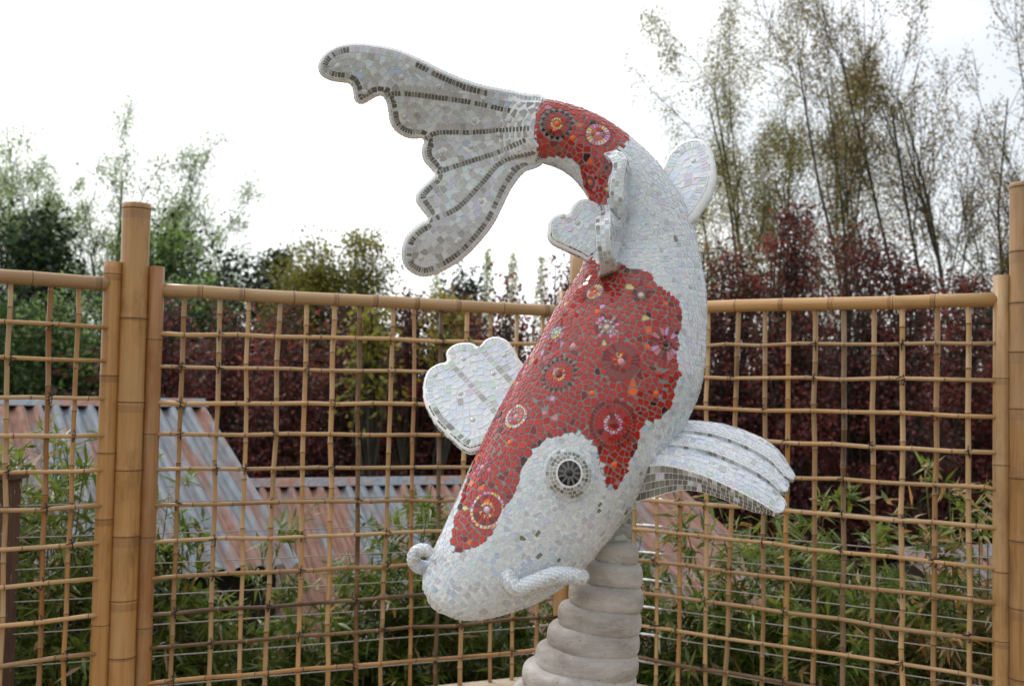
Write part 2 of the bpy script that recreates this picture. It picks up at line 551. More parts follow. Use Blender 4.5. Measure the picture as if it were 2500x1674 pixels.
def burn_mat():
    """right post: tan with a round scorch mark near its top"""
    m = bamboo_mat('bamboo_scorched', (0.45, 0.255, 0.10), (0.29, 0.135, 0.045), 0.75)
    n = m.node_tree; b = n.nodes['Principled BSDF']
    src = b.inputs['Base Color'].links[0].from_socket
    t = n.nodes.new('ShaderNodeTexCoord')
    col = src
    for zc, rad, cc in ((2.345, .055, (0.035, 0.03, 0.032)), (2.275, .032, (0.16, 0.06, 0.025))):
        s = n.nodes.new('ShaderNodeVectorMath'); s.operation = 'SUBTRACT'; s.inputs[1].default_value = BURN + Vector((0, 0, zc))
        mm = n.nodes.new('ShaderNodeVectorMath'); mm.operation = 'MULTIPLY'; mm.inputs[1].default_value = (1.2, 1.2, .9)
        l = n.nodes.new('ShaderNodeVectorMath'); l.operation = 'LENGTH'
        ge = n.nodes.new('ShaderNodeNewGeometry')
        n.links.new(ge.outputs['Position'], s.inputs[0]); n.links.new(s.outputs[0], mm.inputs[0]); n.links.new(mm.outputs[0], l.inputs[0])
        r = ramp(n, [(rad * .25, (.95,) * 3), (rad, (0, 0, 0))])
        n.links.new(l.outputs['Value'], r.inputs['Fac'])
        col = mix(n, r.outputs['Color'], col, cc)
    n.links.new(col, b.inputs['Base Color'])
    return m

def post(p, top, r, label, mats, seed, spacing=.26, nodes=None):
    root = cane('bamboo_post', xyz(p, .001), xyz(p, top), r, spacing, mats, None, sides=24, seed=seed, hollow_top=True, swell=.05, line=.0022, nodes=nodes)
    return tag(root, label, 'post', 'thick bamboo fence posts')
PL = A0 + np.array([0, -.005])
post(PL, 2.36, .0585, 'tall thick bamboo post between the narrow and the wide lattice panel', PM, 11, nodes=[.18, .42, .66, .93, 1.21, 1.50, 1.86, 2.335])
post(CORN, 2.33, .050, 'thick bamboo corner post behind the koi and its pedestal', PM, 12)
PRX = BR + np.array([0.0, 0.0])
BURN = Vector((PRX[0] + .035, PRX[1] - .05, 0))
M['burn'] = burn_mat()
post(PRX, 2.475, .061, 'tallest bamboo post with a dark round scorch mark near its top', [M['burn'], M['node'], M['cut'], M['shade']], 13, nodes=[.2, .47, .75, 1.02, 1.27, 1.55, 1.78, 1.98, 2.19, 2.455])

# ------------------------------------------------------------------ steel cable balustrade behind the lattice
M['steel'] = plain('bright_steel', (0.62, 0.62, 0.61), 0.28, 1.0, .08, 60)
M['cable'] = plain('steel_cable', (0.36, 0.34, 0.31), 0.5, 0.8, .2, 300)

def tube_geo(pts, r, sides=8, cap=True):
    pts = np.array(pts, float); V = []; F = []
    for i, p in enumerate(pts):
        d = unit(pts[min(i + 1, len(pts) - 1)] - pts[max(i - 1, 0)])
        ref = np.array([0, 0, 1.0]) if abs(d[2]) < .9 else np.array([1.0, 0, 0])
        a = unit(np.cross(d, ref)); b = np.cross(d, a)
        rr = r[i] if hasattr(r, '__len__') else r
        for k in range(sides):
            an = 2 * math.pi * k / sides
            V.append(p + rr * (a * math.cos(an) + b * math.sin(an)))
    for i in range(len(pts) - 1):
        for k in range(sides):
            k2 = (k + 1) % sides
            F.append((i * sides + k, i * sides + k2, (i + 1) * sides + k2, (i + 1) * sides + k))
    if cap:
        F.append(tuple(range(sides))[::-1]); F.append(tuple((len(pts) - 1) * sides + k for k in range(sides)))
    return V, F

def timber_post(p, top, hw, label, mat):
    root = thing('timber_post', xyz(p, 0.001), label, 'post')
    V, F = box_geo(xyz(p, top / 2), (1, 0, 0), (0, 1, 0), (0, 0, 1), hw, hw, top / 2 - .001)
    o = build('shaft', V, F, mat, parent=root); bevel_obj(o, .005)
    V, F = box_geo(xyz(p, top + .013), (1, 0, 0), (0, 1, 0), (0, 0, 1), hw + .022, hw + .022, .0125)
    o = build('cap', V, F, mat, parent=root); bevel_obj(o, .004)
    return root

def behind(a, b_, off):
    d = unit(b_ - a); n2 = np.array([-d[1], d[0]])
    if n2 @ ((a + b_) / 2) < 0: n2 = -n2
    return n2 * off
bp = (lambda q: np.array([q[0], q[1]]))(PP(8, 1158, 4.50))
TPc = CORN + np.array([0.015, 0.11])
TPr = BR + np.array([.10, .10])
timber_post(bp, 1.17, .055, 'dark brown timber post with flaking white specks and a flat cap', M['dark_timber'])
timber_post(TPc, 1.10, .05, 'red brown timber post behind the stone pedestal at the fence corner', M['red_timber'])
timber_post(TPr, 1.10, .05, 'red brown timber post behind the scorched bamboo post', M['red_timber'])

def cables(a, b_, label, ends):
    root = thing('cable_railing', xyz((a + b_) / 2, 0.12), label, 'railing', 'steel cable railings behind the lattice')
    d = unit(b_ - a)
    for k in range(8):
        z = 1.055 - .135 * k
        s = -0.004 if k % 2 else .002
        pts = [xyz(a + (b_ - a) * t, z + s * math.sin(math.pi * t)) for t in np.linspace(0, 1, 7)]
        V, F = tube_geo(pts, .0028, 6)
        build('cable', V, F, M['cable'], parent=root, smooth=False)
        for at_b in (0, 1):
            if not ends[at_b]: continue
            e = b_ if at_b else a; dd = -d if at_b else d
            q0 = e + dd * (.05 if at_b else .30)
            if not at_b:
                V, F = tube_geo([xyz(e + dd * .04, z), xyz(q0, z)], .0042, 8); build('threaded_rod', V, F, M['steel'], parent=root)
            V, F = tube_geo([xyz(q0, z), xyz(q0 + dd * .075, z), xyz(q0 + dd * .079, z), xyz(q0 + dd * .175, z), xyz(q0 + dd * .19, z)], [.0045, .0045, .008, .008, .0035], 10)
            build('tensioner', V, F, M['steel'], parent=root, smooth=False)
cables(bp + D1 * .06, TPc, 'thin steel cables strung from the dark timber post to the corner', (False, True))
cables(TPc, TPr, 'thin steel cables with bright tensioners strung right of the pedestal', (True, False))

# ------------------------------------------------------------------ rusty sheds in the garden below
def roof_mat(name, rust=0.5, seed=0.0):
    m, n, b = new_mat(name)
    c = coords(n, (4.6, 0.62, 4.6))
    c.inputs['Location'].default_value = (seed, seed * .7, 0)
    z = node(n, 'ShaderNodeTexNoise', Scale=1.0, Detail=9.0, Roughness=0.68)
    n.links.new(c.outputs[0], z.inputs['Vector'])
    r = ramp(n, [(rust - .07, (0, 0, 0)), (rust + .05, (1, 1, 1))])
    n.links.new(z.outputs['Fac'], r.inputs['Fac'])
    c2 = coords(n, (30, 6, 30))
    z2 = node(n, 'ShaderNodeTexNoise', Scale=1.0, Detail=6.0)
    n.links.new(c2.outputs[0], z2.inputs['Vector'])
    ru = ramp(n, [(0.3, (0.17, 0.085, 0.062)), (0.7, (0.30, 0.17, 0.13))])
    zi = ramp(n, [(0.3, (0.095, 0.120, 0.148)), (0.7, (0.18, 0.21, 0.245))])
    n.links.new(z2.outputs['Fac'], ru.inputs['Fac']); n.links.new(z2.outputs['Fac'], zi.inputs['Fac'])
    col = mix(n, r.outputs['Color'], zi.outputs['Color'], ru.outputs['Color'])
    n.links.new(col, b.inputs['Base Color'])
    rr = ramp(n, [(0, (.62,) * 3), (1, (.88,) * 3)])
    n.links.new(r.outputs['Color'], rr.inputs['Fac']); n.links.new(rr.outputs['Color'], b.inputs['Roughness'])
    b.inputs['Specular IOR Level'].default_value = 0.3
    bump(n, z2.outputs['Fac'], b, 0.15, 0.004)
    return m
ROOFS = [roof_mat('rusty_roof_sheet_%s' % 'abc'[k], rs, k * 3.7) for k, rs in enumerate((0.47, 0.53, 0.42))]
M['cap'] = roof_mat('rusty_ridge_cap', 0.53, 9.1)
M['shed_wall'] = timber_mat('tarred_shed_boards', (0.018, 0.015, 0.013), (0.05, 0.042, 0.036))

def shed(corner, ridge_dir, slope_dir, Lr, Ls, pitch, label, seed, sheet_w=0.84):
    """corner: ridge end (world). Near slope in corrugated sheets, ridge cap, far slope, boarded walls"""
    rg = np.random.default_rng(seed)
    corner = np.asarray(corner, float)
    rd = np.array([*unit(ridge_dir), 0.0]); hd = np.array([*unit(slope_dir), 0.0])
    sdn = hd * math.cos(pitch) + np.array([0, 0, -1]) * math.sin(pitch)
    nr = unit(np.cross(rd, sdn));  nr = nr if nr[2] > 0 else -nr
    sdf = -hd * math.cos(pitch) + np.array([0, 0, -1]) * math.sin(pitch)
    nf = unit(np.cross(rd, sdf));  nf = nf if nf[2] > 0 else -nf
    run = Ls * math.cos(pitch); drop = Ls * math.sin(pitch)
    root = thing('rusty_shed', [*(corner + rd * Lr / 2)[:2], GZ], label, 'shed', 'metal roofed sheds below the deck')
    ns = int(math.ceil(Lr / sheet_w))
    wl = 0.127
    for side, (sv, nv) in enumerate(((sdn, nr), (sdf, nf))):
        for k in range(ns):
            u0 = k * sheet_w; u1 = min(Lr, u0 + sheet_w + .04)
            cu = np.linspace(u0, u1, int((u1 - u0) / wl * 8) + 2)
            lift = .004 * (k % 2) + rg.uniform(0, .002)
            ext = rg.uniform(-.015, .02)
            vs_ = np.linspace(0.02, Ls + .12 + ext, 5)
            # trapezoid-like rib profile
            ph = (cu / wl) % 1.0
            h = np.clip(1.9 * (0.5 + 0.5 * np.cos(2 * math.pi * ph)) - .35, 0, 1) * .046
            o_ = corner + rd * ((u0 + u1) / 2)
            me_V = []
            for v in vs_:
                for u, hh in zip(cu, h):
                    me_V.append((u - (u0 + u1) / 2, v, hh + lift))
            nu = len(cu); F = []
            for j in range(len(vs_) - 1):
                for i in range(nu - 1):
                    F.append((j * nu + i, j * nu + i + 1, (j + 1) * nu + i + 1, (j + 1) * nu + i))
            nt_ = len(me_V)
            me_V += [(x, y_, z_ - .003) for x, y_, z_ in me_V]
            F += [tuple(nt_ + q for q in f[::-1]) for f in F]
            me = bpy.data.meshes.new('roof_sheet')
            me.from_pydata(me_V, [], F)
            me.materials.append(ROOFS[rg.integers(0, 3)])
            me.polygons.foreach_set('use_smooth', np.ones(len(F), dtype=bool)); me.update()
            o = link('roof_sheet', me, root, o_)
            X, Y, Z = rd, sv, nv
            o.matrix_local = Matrix(((X[0], Y[0], Z[0], o_[0] - WLOC[root.name][0]), (X[1], Y[1], Z[1], o_[1] - WLOC[root.name][1]), (X[2], Y[2], Z[2], o_[2] - WLOC[root.name][2]), (0, 0, 0, 1)))
    # ridge cap: folded strip
    V = []; F = []
    cw = .19
    for u in (-.03, Lr + .03):
        p = corner + rd * u + np.array([0, 0, .062])
        for q in (sdn * cw + nr * -.006, sdn * .04, sdf * .04, sdf * cw + nf * -.006):
            V.append(p + q)
    for i in range(3): F.append((i, i + 1, 5 + i, 4 + i))
    V += [np.array(v) - np.array([0, 0, .006]) for v in V[:8]]
    F += [tuple(8 + q for q in f[::-1]) for f in F[:3]] + [(0, 8, 9, 1), (1, 9, 10, 2), (2, 10, 11, 3), (4, 5, 13, 12), (5, 6, 14, 13), (6, 7, 15, 14), (0, 4, 12, 8), (3, 11, 15, 7)]
    build('ridge_cap', V, F, M['cap'], parent=root)
    # walls
    zt = corner[2] - drop - .03
    c = corner + rd * Lr / 2
    V, F = box_geo([c[0], c[1], (zt + GZ) / 2], rd, hd, (0, 0, 1), Lr / 2 - .1, run - .05, (zt - GZ) / 2)
    build('wall', V, F, M['shed_wall'], parent=root)
    for u in (.12, Lr - .12):
        g = corner + rd * u
        V = []
        for q in (-.02, .02):
            V += [g + rd * q + hd * (run - .05) + (0, 0, -drop - .04), g + rd * q - hd * (run - .05) + (0, 0, -drop - .04), g + rd * q + (0, 0, -.04)]
        build('gable', V, [(0, 1, 2), (5, 4, 3), (0, 3, 4, 1), (1, 4, 5, 2), (2, 5, 3, 0)], M['shed_wall'], parent=root)
    return root

RD = unit(np.array([0.85, 0.52])); HD = np.array([RD[1], -RD[0]])
c1 = PP(488, 986, 9.0)
shed(c1 - np.array([*RD, 0]) * 5.6, RD, HD, 5.6, 2.55, math.radians(22), 'taller shed with a rusty ribbed metal roof beside the left bamboo post', 5)
c2 = PP(560, 1182, 9.3)
shed(c2, unit(np.array([.93, .37])), unit(np.array([.37, -.93])), 4.4, 3.3, math.radians(20), 'lower shed with a rust streaked ribbed roof behind the koi head', 6)
c3 = PP(2180, 1352, 8.2)
shed(c3, unit(np.array([.95, .3])), unit(np.array([.3, -.95])), 4.2, 2.6, math.radians(20), 'low shed roof half hidden by bamboo leaves near the scorched post', 8)
# ------------------------------------------------------------------ stone pedestal
def stone_mat():
    m, n, b = new_mat('weathered_grey_stone')
    c = coords(n, (5, 5, 16))
    z = node(n, 'ShaderNodeTexNoise', Scale=1.0, Detail=9.0, Roughness=0.62)
    n.links.new(c.outputs[0], z.inputs['Vector'])
    r = ramp(n, [(0.32, (0.28, 0.248, 0.225)), (0.5, (0.45, 0.42, 0.395)), (0.68, (0.60, 0.575, 0.55))])
    n.links.new(z.outputs['Fac'], r.inputs['Fac'])
    c2 = coords(n, (9, 9, 9)); z2 = node(n, 'ShaderNodeTexNoise', Scale=1.0, Detail=5.0, Roughness=0.6)
    n.links.new(c2.outputs[0], z2.inputs['Vector'])
    r2 = ramp(n, [(0.58, (0, 0, 0)), (0.74, (.5, .5, .5))])
    n.links.new(z2.outputs['Fac'], r2.inputs['Fac'])
    col = mix(n, r2.outputs['Color'], r.outputs['Color'], (0.20, 0.135, 0.10))
    n.links.new(col, b.inputs['Base Color'])
    b.inputs['Roughness'].default_value = 0.85
    c3 = coords(n, (30, 30, 110)); z3 = node(n, 'ShaderNodeTexNoise', Scale=1.0, Detail=8.0, Roughness=0.7)
    n.links.new(c3.outputs[0], z3.inputs['Vector'])
    c4 = coords(n, (60, 60, 75)); v4 = node(n, 'ShaderNodeTexVoronoi', Scale=1.0); n.links.new(c4.outputs[0], v4.inputs['Vector'])
    r4 = ramp(n, [(0.04, (0, 0, 0)), (0.20, (1, 1, 1))]); n.links.new(v4.outputs['Distance'], r4.inputs['Fac'])
    hh_ = mix(n, .28, z3.outputs['Fac'], r4.outputs['Color'])
    bump(n, hh_, b, 0.9, 0.008)
    col = mix(n, .28, col, r4.outputs['Color'], 'MULTIPLY'); n.links.new(col, b.inputs['Base Color'])
    return m
M['stone'] = stone_mat()

def zinc_mat():
    m, n, b = new_mat('galvanised_steel')
    c = coords(n, (70, 70, 70)); v = node(n, 'ShaderNodeTexVoronoi', Scale=1.0)
    n.links.new(c.outputs[0], v.inputs['Vector'])
    z = node(n, 'ShaderNodeTexNoise', Scale=2.0, Detail=6.0)
    n.links.new(c.outputs[0], z.inputs['Vector'])
    r = ramp(n, [(0.2, (0.20, 0.21, 0.20)), (0.8, (0.58, 0.60, 0.59))])
    col = mix(n, .5, v.outputs['Color'], z.outputs['Fac'])
    bw = n.nodes.new('ShaderNodeRGBToBW'); n.links.new(col, bw.inputs[0]); n.links.new(bw.outputs[0], r.inputs['Fac'])
    n.links.new(r.outputs['Color'], b.inputs['Base Color'])
    b.inputs['Roughness'].default_value = .5; b.inputs['Metallic'].default_value = .6
    return m
M['zinc'] = zinc_mat()

PED_D = 3.27
pk = FPX / PED_D
def c6(x, y): return 1220 + x / 3.612, 1240 + y / 3.612
rows = [(1025, 392, 203), (1000, 577, 264), (937, 775, 333), (880, 965, 371), (823, 1150, 408), (768, 1330, 457), (700, 1505, 507)]
while len(rows) < 17:
    rows.append((rows[-1][0] - 50, rows[-1][1] + 190, rows[-1][2] + 38))
ped_base = PP(*c6(rows[-1][0], rows[-1][1]), PED_D)
coil_c = []
for cx, cy, rw in rows:
    p = PP(*c6(cx, cy), PED_D)
    coil_c.append((p, rw / 3.612 / pk))
# carry the coils down to the deck
zs_ = [p[2] for p, r in coil_c]
coil_c = [(p, r) for p, r in coil_c if p[2] > 0.03]
ped = thing('coiled_stone_pedestal', (coil_c[-1][0][0], coil_c[-1][0][1], 0.001), 'grey stone pedestal of stacked rounded coils carrying the koi', 'pedestal')
for k, (p, r) in enumerate(coil_c):
    rg = np.random.default_rng(40 + k)
    hh = 0.043
    tilt = math.radians(3.2)
    na, nb_ = 56, 14
    V = []; F = []
    ph1, ph2 = rg.uniform(0, 6.28, 2)
    for j in range(nb_ + 1):
        t = -math.pi / 2 + math.pi * j / nb_
        st, ct = math.sin(t), math.cos(t)
        zz = hh * np.sign(st) * abs(st) ** .80
        # flattened rim: the coil's bulge is a full half round, its middle solid
        rr = (r - hh * .95) + hh * .95 * abs(ct) ** .64 if 0 < j < nb_ else (r - hh * .95) * .7
        for i in range(na):
            a = 2 * math.pi * i / na
            wob = 1 + .006 * math.sin(2 * a + ph1) + .004 * math.sin(3 * a + ph2)
            x = rr * wob * math.cos(a); y_ = rr * wob * math.sin(a)
            z2 = zz - x * math.tan(tilt) + .002 * math.sin(3 * a + ph1)
            V.append(p + np.array([x, y_, z2]))
    for j in range(nb_):
        for i in range(na):
            i2 = (i + 1) % na
            F.append((j * na + i, j * na + i2, (j + 1) * na + i2, (j + 1) * na + i))
    F.append(tuple(range(na))[::-1]); F.append(tuple(nb_ * na + i for i in range(na)))
    V = np.array(V)
    V[:, 2] = np.maximum(V[:, 2], 0.003)
    build('coil', V, F, M['stone'], parent=ped, smooth=True, origin=WLOC[ped.name])
bt = PP(1505, 1322, PED_D); bu = PP(1500, 1225, PED_D)
sx = np.array([1.0, 0, 0]) * math.cos(.12) + np.array([0, 1.0, 0]) * math.sin(.12); sy = np.array([-sx[1], sx[0], 0])
V, F = box_geo((bt + bu) / 2 + np.array([.004, 0, 0]), sx, sy, (0, 0, 1), .040, .040, (bu[2] - bt[2]) / 2 + .008)
o = build('steel_socket', V, F, M['zinc'], parent=ped); bevel_obj(o, .005, 3)

# ------------------------------------------------------------------ mosaic materials
def tile_mat(name, col, rough=0.16, film=0.0, coat=0.0, spec=0.5):
    m, n, b = new_mat(name)
    c = coords(n, (55, 55, 55), 'Object')
    z = node(n, 'ShaderNodeTexNoise', Scale=1.0, Detail=3.0)
    n.links.new(c.outputs[0], z.inputs['Vector'])
    lo = tuple(x * .88 for x in col); hi = tuple(min(.95, x * 1.1) for x in col)
    r = ramp(n, [(0.3, lo), (0.7, hi)])
    n.links.new(z.outputs['Fac'], r.inputs['Fac'])
    n.links.new(r.outputs['Color'], b.inputs['Base Color'])
    b.inputs['Roughness'].default_value = rough
    b.inputs['Specular IOR Level'].default_value = spec
    if film:
        b.inputs['Thin Film Thickness'].default_value = film
        b.inputs['Thin Film IOR'].default_value = 1.65
    return m
T = {
    'white': tile_mat('tile_white', (0.66, 0.70, 0.735)),
    'pearl': tile_mat('tile_pearl', (0.63, 0.68, 0.735), .12, 380),
    'blue': tile_mat('tile_pale_blue', (0.50, 0.60, 0.76), .12, 300),
    'green': tile_mat('tile_pale_green', (0.49, 0.585, 0.56), .12, 450),
    'lilac': tile_mat('tile_pale_lilac', (0.565, 0.565, 0.655), .12, 340),
    'pinkish': tile_mat('tile_pale_pink', (0.66, 0.615, 0.645), .12, 520),
    'lgrey': tile_mat('tile_light_grey', (0.49, 0.505, 0.52)),
    'grey': tile_mat('tile_grey', (0.365, 0.37, 0.365)),
    'dark': tile_mat('tile_dark_grey_green', (0.130, 0.127, 0.112), .14),
    'dark2': tile_mat('tile_grey_green', (0.205, 0.21, 0.188), .14),
    'red': tile_mat('tile_red', (0.41, 0.018, 0.012), .12, spec=.55),
    'red2': tile_mat('tile_scarlet', (0.48, 0.026, 0.015), .11, spec=.55),
    'dred': tile_mat('tile_dark_red', (0.205, 0.014, 0.014), .16),
    'maroon': tile_mat('tile_maroon', (0.055, 0.010, 0.014), .15),
    'dull': tile_mat('tile_dull_red', (0.27, 0.058, 0.055), .2),
    'rose': tile_mat('tile_rose', (0.56, 0.17, 0.22), .14, 400),
    'orange': tile_mat('tile_orange', (0.80, 0.13, 0.02), .1),
    'yellow': tile_mat('tile_yellow', (0.70, 0.52, 0.16), .15),
    'irid': tile_mat('tile_iridescent_pink', (0.58, 0.28, 0.52), .08, 330),
    'cream': tile_mat('bead_cream', (0.74, 0.52, 0.42), .2),
    'pinkb': tile_mat('bead_pink', (0.72, 0.30, 0.34), .15),
    'lilacb': tile_mat('bead_lilac', (0.66, 0.42, 0.60), .15),
    'black': tile_mat('tile_black', (0.012, 0.011, 0.012), .08),
}
TN = list(T); TI = {k: i for i, k in enumerate(TN)}; TM = [T[k] for k in TN]
def glass_bead():
    m, n, b = new_mat('clear_glass_bead')
    b.inputs['Base Color'].default_value = (.74, .78, .80, 1)
    b.inputs['Roughness'].default_value = .04
    b.inputs['Transmission Weight'].default_value = .25
    b.inputs['IOR'].default_value = 1.5
    return m
M['glass_bead'] = glass_bead()
M['grout_w'] = plain('pale_grout', (0.80, 0.81, 0.81), .85, var=.06, scale=60)
M['grout_r'] = plain('grey_grout', (0.27, 0.25, 0.24), .9, var=.12, scale=60)
M['grout_k'] = plain('charcoal_grout', (0.16, 0.155, 0.155), .9, var=.1, scale=60)

def pick_white(rg):
    return rg.choice(['white', 'pearl', 'blue', 'green', 'lilac', 'lgrey', 'grey', 'dark2', 'pinkish'], p=[.53, .25, .095, .03, .045, .035, .004, .003, .008])
def pick_tail(rg):  # white tail tiles: extra greys put its backlit shade into the colours
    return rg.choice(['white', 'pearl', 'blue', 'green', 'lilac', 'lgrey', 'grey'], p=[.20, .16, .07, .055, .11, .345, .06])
def pick_red(rg):
    return rg.choice(['red', 'red2', 'dred', 'maroon', 'rose', 'orange', 'yellow', 'irid', 'dull'], p=[.60, .27, .055, .012, .012, .018, .008, .01, .015])
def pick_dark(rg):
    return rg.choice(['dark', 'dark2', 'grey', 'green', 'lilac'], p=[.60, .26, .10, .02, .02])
def pick_pale(rg):
    return rg.choice(['pearl', 'green', 'lilac', 'white', 'pinkish', 'lgrey', 'blue'], p=[.25, .2, .14, .17, .08, .08, .08])

# ------------------------------------------------------------------ tile machinery
class Tiles:
    def __init__(s): s.items = []
    def add(s, poly, nrm, mat, h=.0016, name='tile'):
        s.items.append((np.asarray(poly), unit(nrm), mat, h, name))
    def finish(s, parent, limit):
        """largest visible tiles become objects, the rest one 'stuff' mesh"""
        if not s.items: return
        score = []
        for poly, nrm, mat, h, name in s.items:
            c = poly.mean(0)
            a = 0.5 * np.linalg.norm(np.cross(poly[1:-1] - poly[0], poly[2:] - poly[0]).sum(0))
            score.append(a * max(0, unit(CAM - c) @ nrm))
        order = np.argsort(-np.array(score))
        cnt = {}
        V = []; F = []; I = []
        for k in order:
            poly, nrm, mat, h, name = s.items[k]
            n = len(poly); c = poly.mean(0)
            bot = poly - nrm * .0015
            top = c + (poly - c) * .965 + nrm * h
            fs = [tuple(range(n, 2 * n))] + [(i, (i + 1) % n, n + (i + 1) % n, n + i) for i in range(n)]
            cnt[name] = cnt.get(name, 0) + 1
            if cnt[name] <= limit.get(name, 0) and score[k] > 0:
                me = bpy.data.meshes.new(name)
                me.from_pydata(np.vstack([bot, top]) - c, [], fs)
                me.materials.append(T[mat])
                link(name, me, parent, c)
            else:
                b0 = len(V)
                V.extend(bot); V.extend(top)
                F.extend(tuple(b0 + q for q in f) for f in fs); I.extend([TI[mat]] * len(fs))
        if V:
            o = build('small_tiles', V, F, TM, parent=parent, idx=I)
            o['kind'] = 'stuff'

def clip_poly(P, a, b, c):
    """keep a*x+b*y<=c"""
    out = []
    n = len(P)
    for i in range(n):
        p = P[i]; q = P[(i + 1) % n]
        dp = a * p[0] + b * p[1] - c; dq = a * q[0] + b * q[1] - c
        if dp <= 0: out.append(p)
        if (dp < 0 < dq) or (dq < 0 < dp):
            t = dp / (dp - dq)
            out.append((p[0] + (q[0] - p[0]) * t, p[1] + (q[1] - p[1]) * t))
    return out

def voronoi_tiles(tiles, pos, nrm, mats, gaps, names, size, rg, h=.0016, tilt=.042, dirs=None, walls=None):
    """flat tile for every seed that has a material (None = ghost). Seeds that lie in rows (dirs gives the row
    direction) are cut to four-sided tiles; elsewhere the bisector to each neighbour is the cut"""
    pos = np.asarray(pos, float); nrm = unit(np.asarray(nrm, float))
    kd = KDTree(len(pos))
    for i, p in enumerate(pos): kd.insert(p, i)
    kd.balance()
    for i in range(len(pos)):
        if mats[i] is None: continue
        n = nrm[i]
        di = dirs[i] if dirs is not None else None
        if di is None:
            ref = np.array([0, 0, 1.0]) if abs(n[2]) < .8 else np.array([1.0, 0, 0])
            e1 = unit(np.cross(ref, n))
        else:
            e1 = unit(di - n * (di @ n))
        e2 = np.cross(n, e1)
        s = size * 1.2
        P = [(-s, -s), (s, -s), (s, s), (-s, s)]
        g = gaps[i]
        wi = walls[i] if walls is not None else None
        if wi is not None:
            wx, wy = wi[0] @ e1, wi[0] @ e2; wl = math.hypot(wx, wy) or 1.0
            P = clip_poly(P, wx / wl, wy / wl, wi[1] - g * .8)
        for co, j, dist in kd.find_n(pos[i], 13):
            if j == i or dist < 1e-6: continue
            if dist > size * 3.0: break
            nj = nrm[j]
            if nj[0] * n[0] + nj[1] * n[1] + nj[2] * n[2] < -0.2: continue
            if wi is not None and names[j] != names[i] and walls[j] is not None: continue
            d = pos[j] - pos[i]
            x = d[0] * e1[0] + d[1] * e1[1] + d[2] * e1[2]; y_ = d[0] * e2[0] + d[1] * e2[1] + d[2] * e2[2]
            l = math.hypot(x, y_)
            if l < 1e-6: continue
            dj = dirs[j] if dirs is not None else None
            if di is not None and dj is not None and abs(di @ dj) > .90:
                if abs(y_) > .68 * size or (abs(y_) > .5 * size and abs(x) < .6 * size):
                    if abs(x) < 1.0 * size:
                        P = clip_poly(P, 0.0, 1.0 if y_ > 0 else -1.0, abs(y_) / 2 - g)
                        if len(P) < 3: break
                    continue
                elif abs(y_) < .42 * size:
                    sk = .12 * math.sin(7.3 * (i + j))
                    sx = 1.0 if x > 0 else -1.0
                    P = clip_poly(P, sx, sk * sx, abs(x) / 2 - g)
                    if len(P) < 3: break
                    continue
            P = clip_poly(P, x / l, y_ / l, l / 2 - g)
            if len(P) < 3: break
        if len(P) < 3: continue
        Q = [P[k] for k in range(len(P)) if math.hypot(P[k][0] - P[k - 1][0], P[k][1] - P[k - 1][1]) > size * .10]
        if len(Q) < 3: continue
        area = .5 * abs(sum(Q[k - 1][0] * Q[k][1] - Q[k][0] * Q[k - 1][1] for k in range(len(Q))))
        if area < (size * .25) ** 2: continue
        ta, tb = rg.normal(0, tilt, 2)
        q_ = np.array(Q)
        pts = pos[i] + np.outer(q_[:, 0], e1 + n * ta) + np.outer(q_[:, 1], e2 + n * tb)
        n2 = unit(n - e1 * ta - e2 * tb)
        tiles.add(pts, n2, mats[i], h * rg.uniform(.85, 1.2), names[i])

class Hash:
    def __init__(s, cell): s.c = cell; s.d = {}
    def key(s, p): return tuple(int(math.floor(v / s.c)) for v in p)
    def near(s, p, r):
        k = s.key(p); m = int(math.ceil(r / s.c))
        for a in range(-m, m + 1):
            for b in range(-m, m + 1):
                for c in range(-m, m + 1):
                    for q in s.d.get((k[0] + a, k[1] + b, k[2] + c), ()):
                        if (q[0] - p[0]) ** 2 + (q[1] - p[1]) ** 2 + (q[2] - p[2]) ** 2 < r * r: return True
        return False
    def add(s, p): s.d.setdefault(s.key(p), []).append(tuple(p))

def bead(name, c, n, r, mat, parent, flat=.34):
    n = unit(n); ref = np.array([0, 0, 1.0]) if abs(n[2]) < .8 else np.array([1.0, 0, 0])
    e1 = unit(np.cross(ref, n)); e2 = np.cross(n, e1)
    V = []; F = []; na = 12
    for j in range(4):
        t = math.pi / 2 * j / 4
        for i in range(na):
            a = 2 * math.pi * i / na
            V.append(c + r * math.cos(t) * (e1 * math.cos(a) + e2 * math.sin(a)) + n * r * flat * math.sin(t) * 1.6 - n * .001)
    V.append(c + n * r * flat * 1.6 - n * .001)
    for j in range(3):
        for i in range(na):
            i2 = (i + 1) % na
            F.append((j * na + i, j * na + i2, (j + 1) * na + i2, (j + 1) * na + i))
    for i in range(na): F.append((3 * na + i, 3 * na + (i + 1) % na, 4 * na))
    return build(name, V, F, mat, parent=parent, smooth=True, origin=c)

def pchip(x, y, xq):
    x = np.asarray(x, float); y = np.asarray(y, float)
    h = np.diff(x); dl = np.diff(y) / h
    d = np.zeros(len(x))
    for k in range(1, len(x) - 1):
        if dl[k - 1] * dl[k] > 0:
            w1 = 2 * h[k] + h[k - 1]; w2 = h[k] + 2 * h[k - 1]
            d[k] = (w1 + w2) / (w1 / dl[k - 1] + w2 / dl[k])
    d[0], d[-1] = dl[0], dl[-1]
    i = np.clip(np.searchsorted(x, xq) - 1, 0, len(x) - 2)
    t = (xq - x[i]) / h[i]
    return (y[i] * (2 * t**3 - 3 * t**2 + 1) + h[i] * d[i] * (t**3 - 2 * t**2 + t) + y[i + 1] * (-2 * t**3 + 3 * t**2) + h[i] * d[i + 1] * (t**3 - t**2))

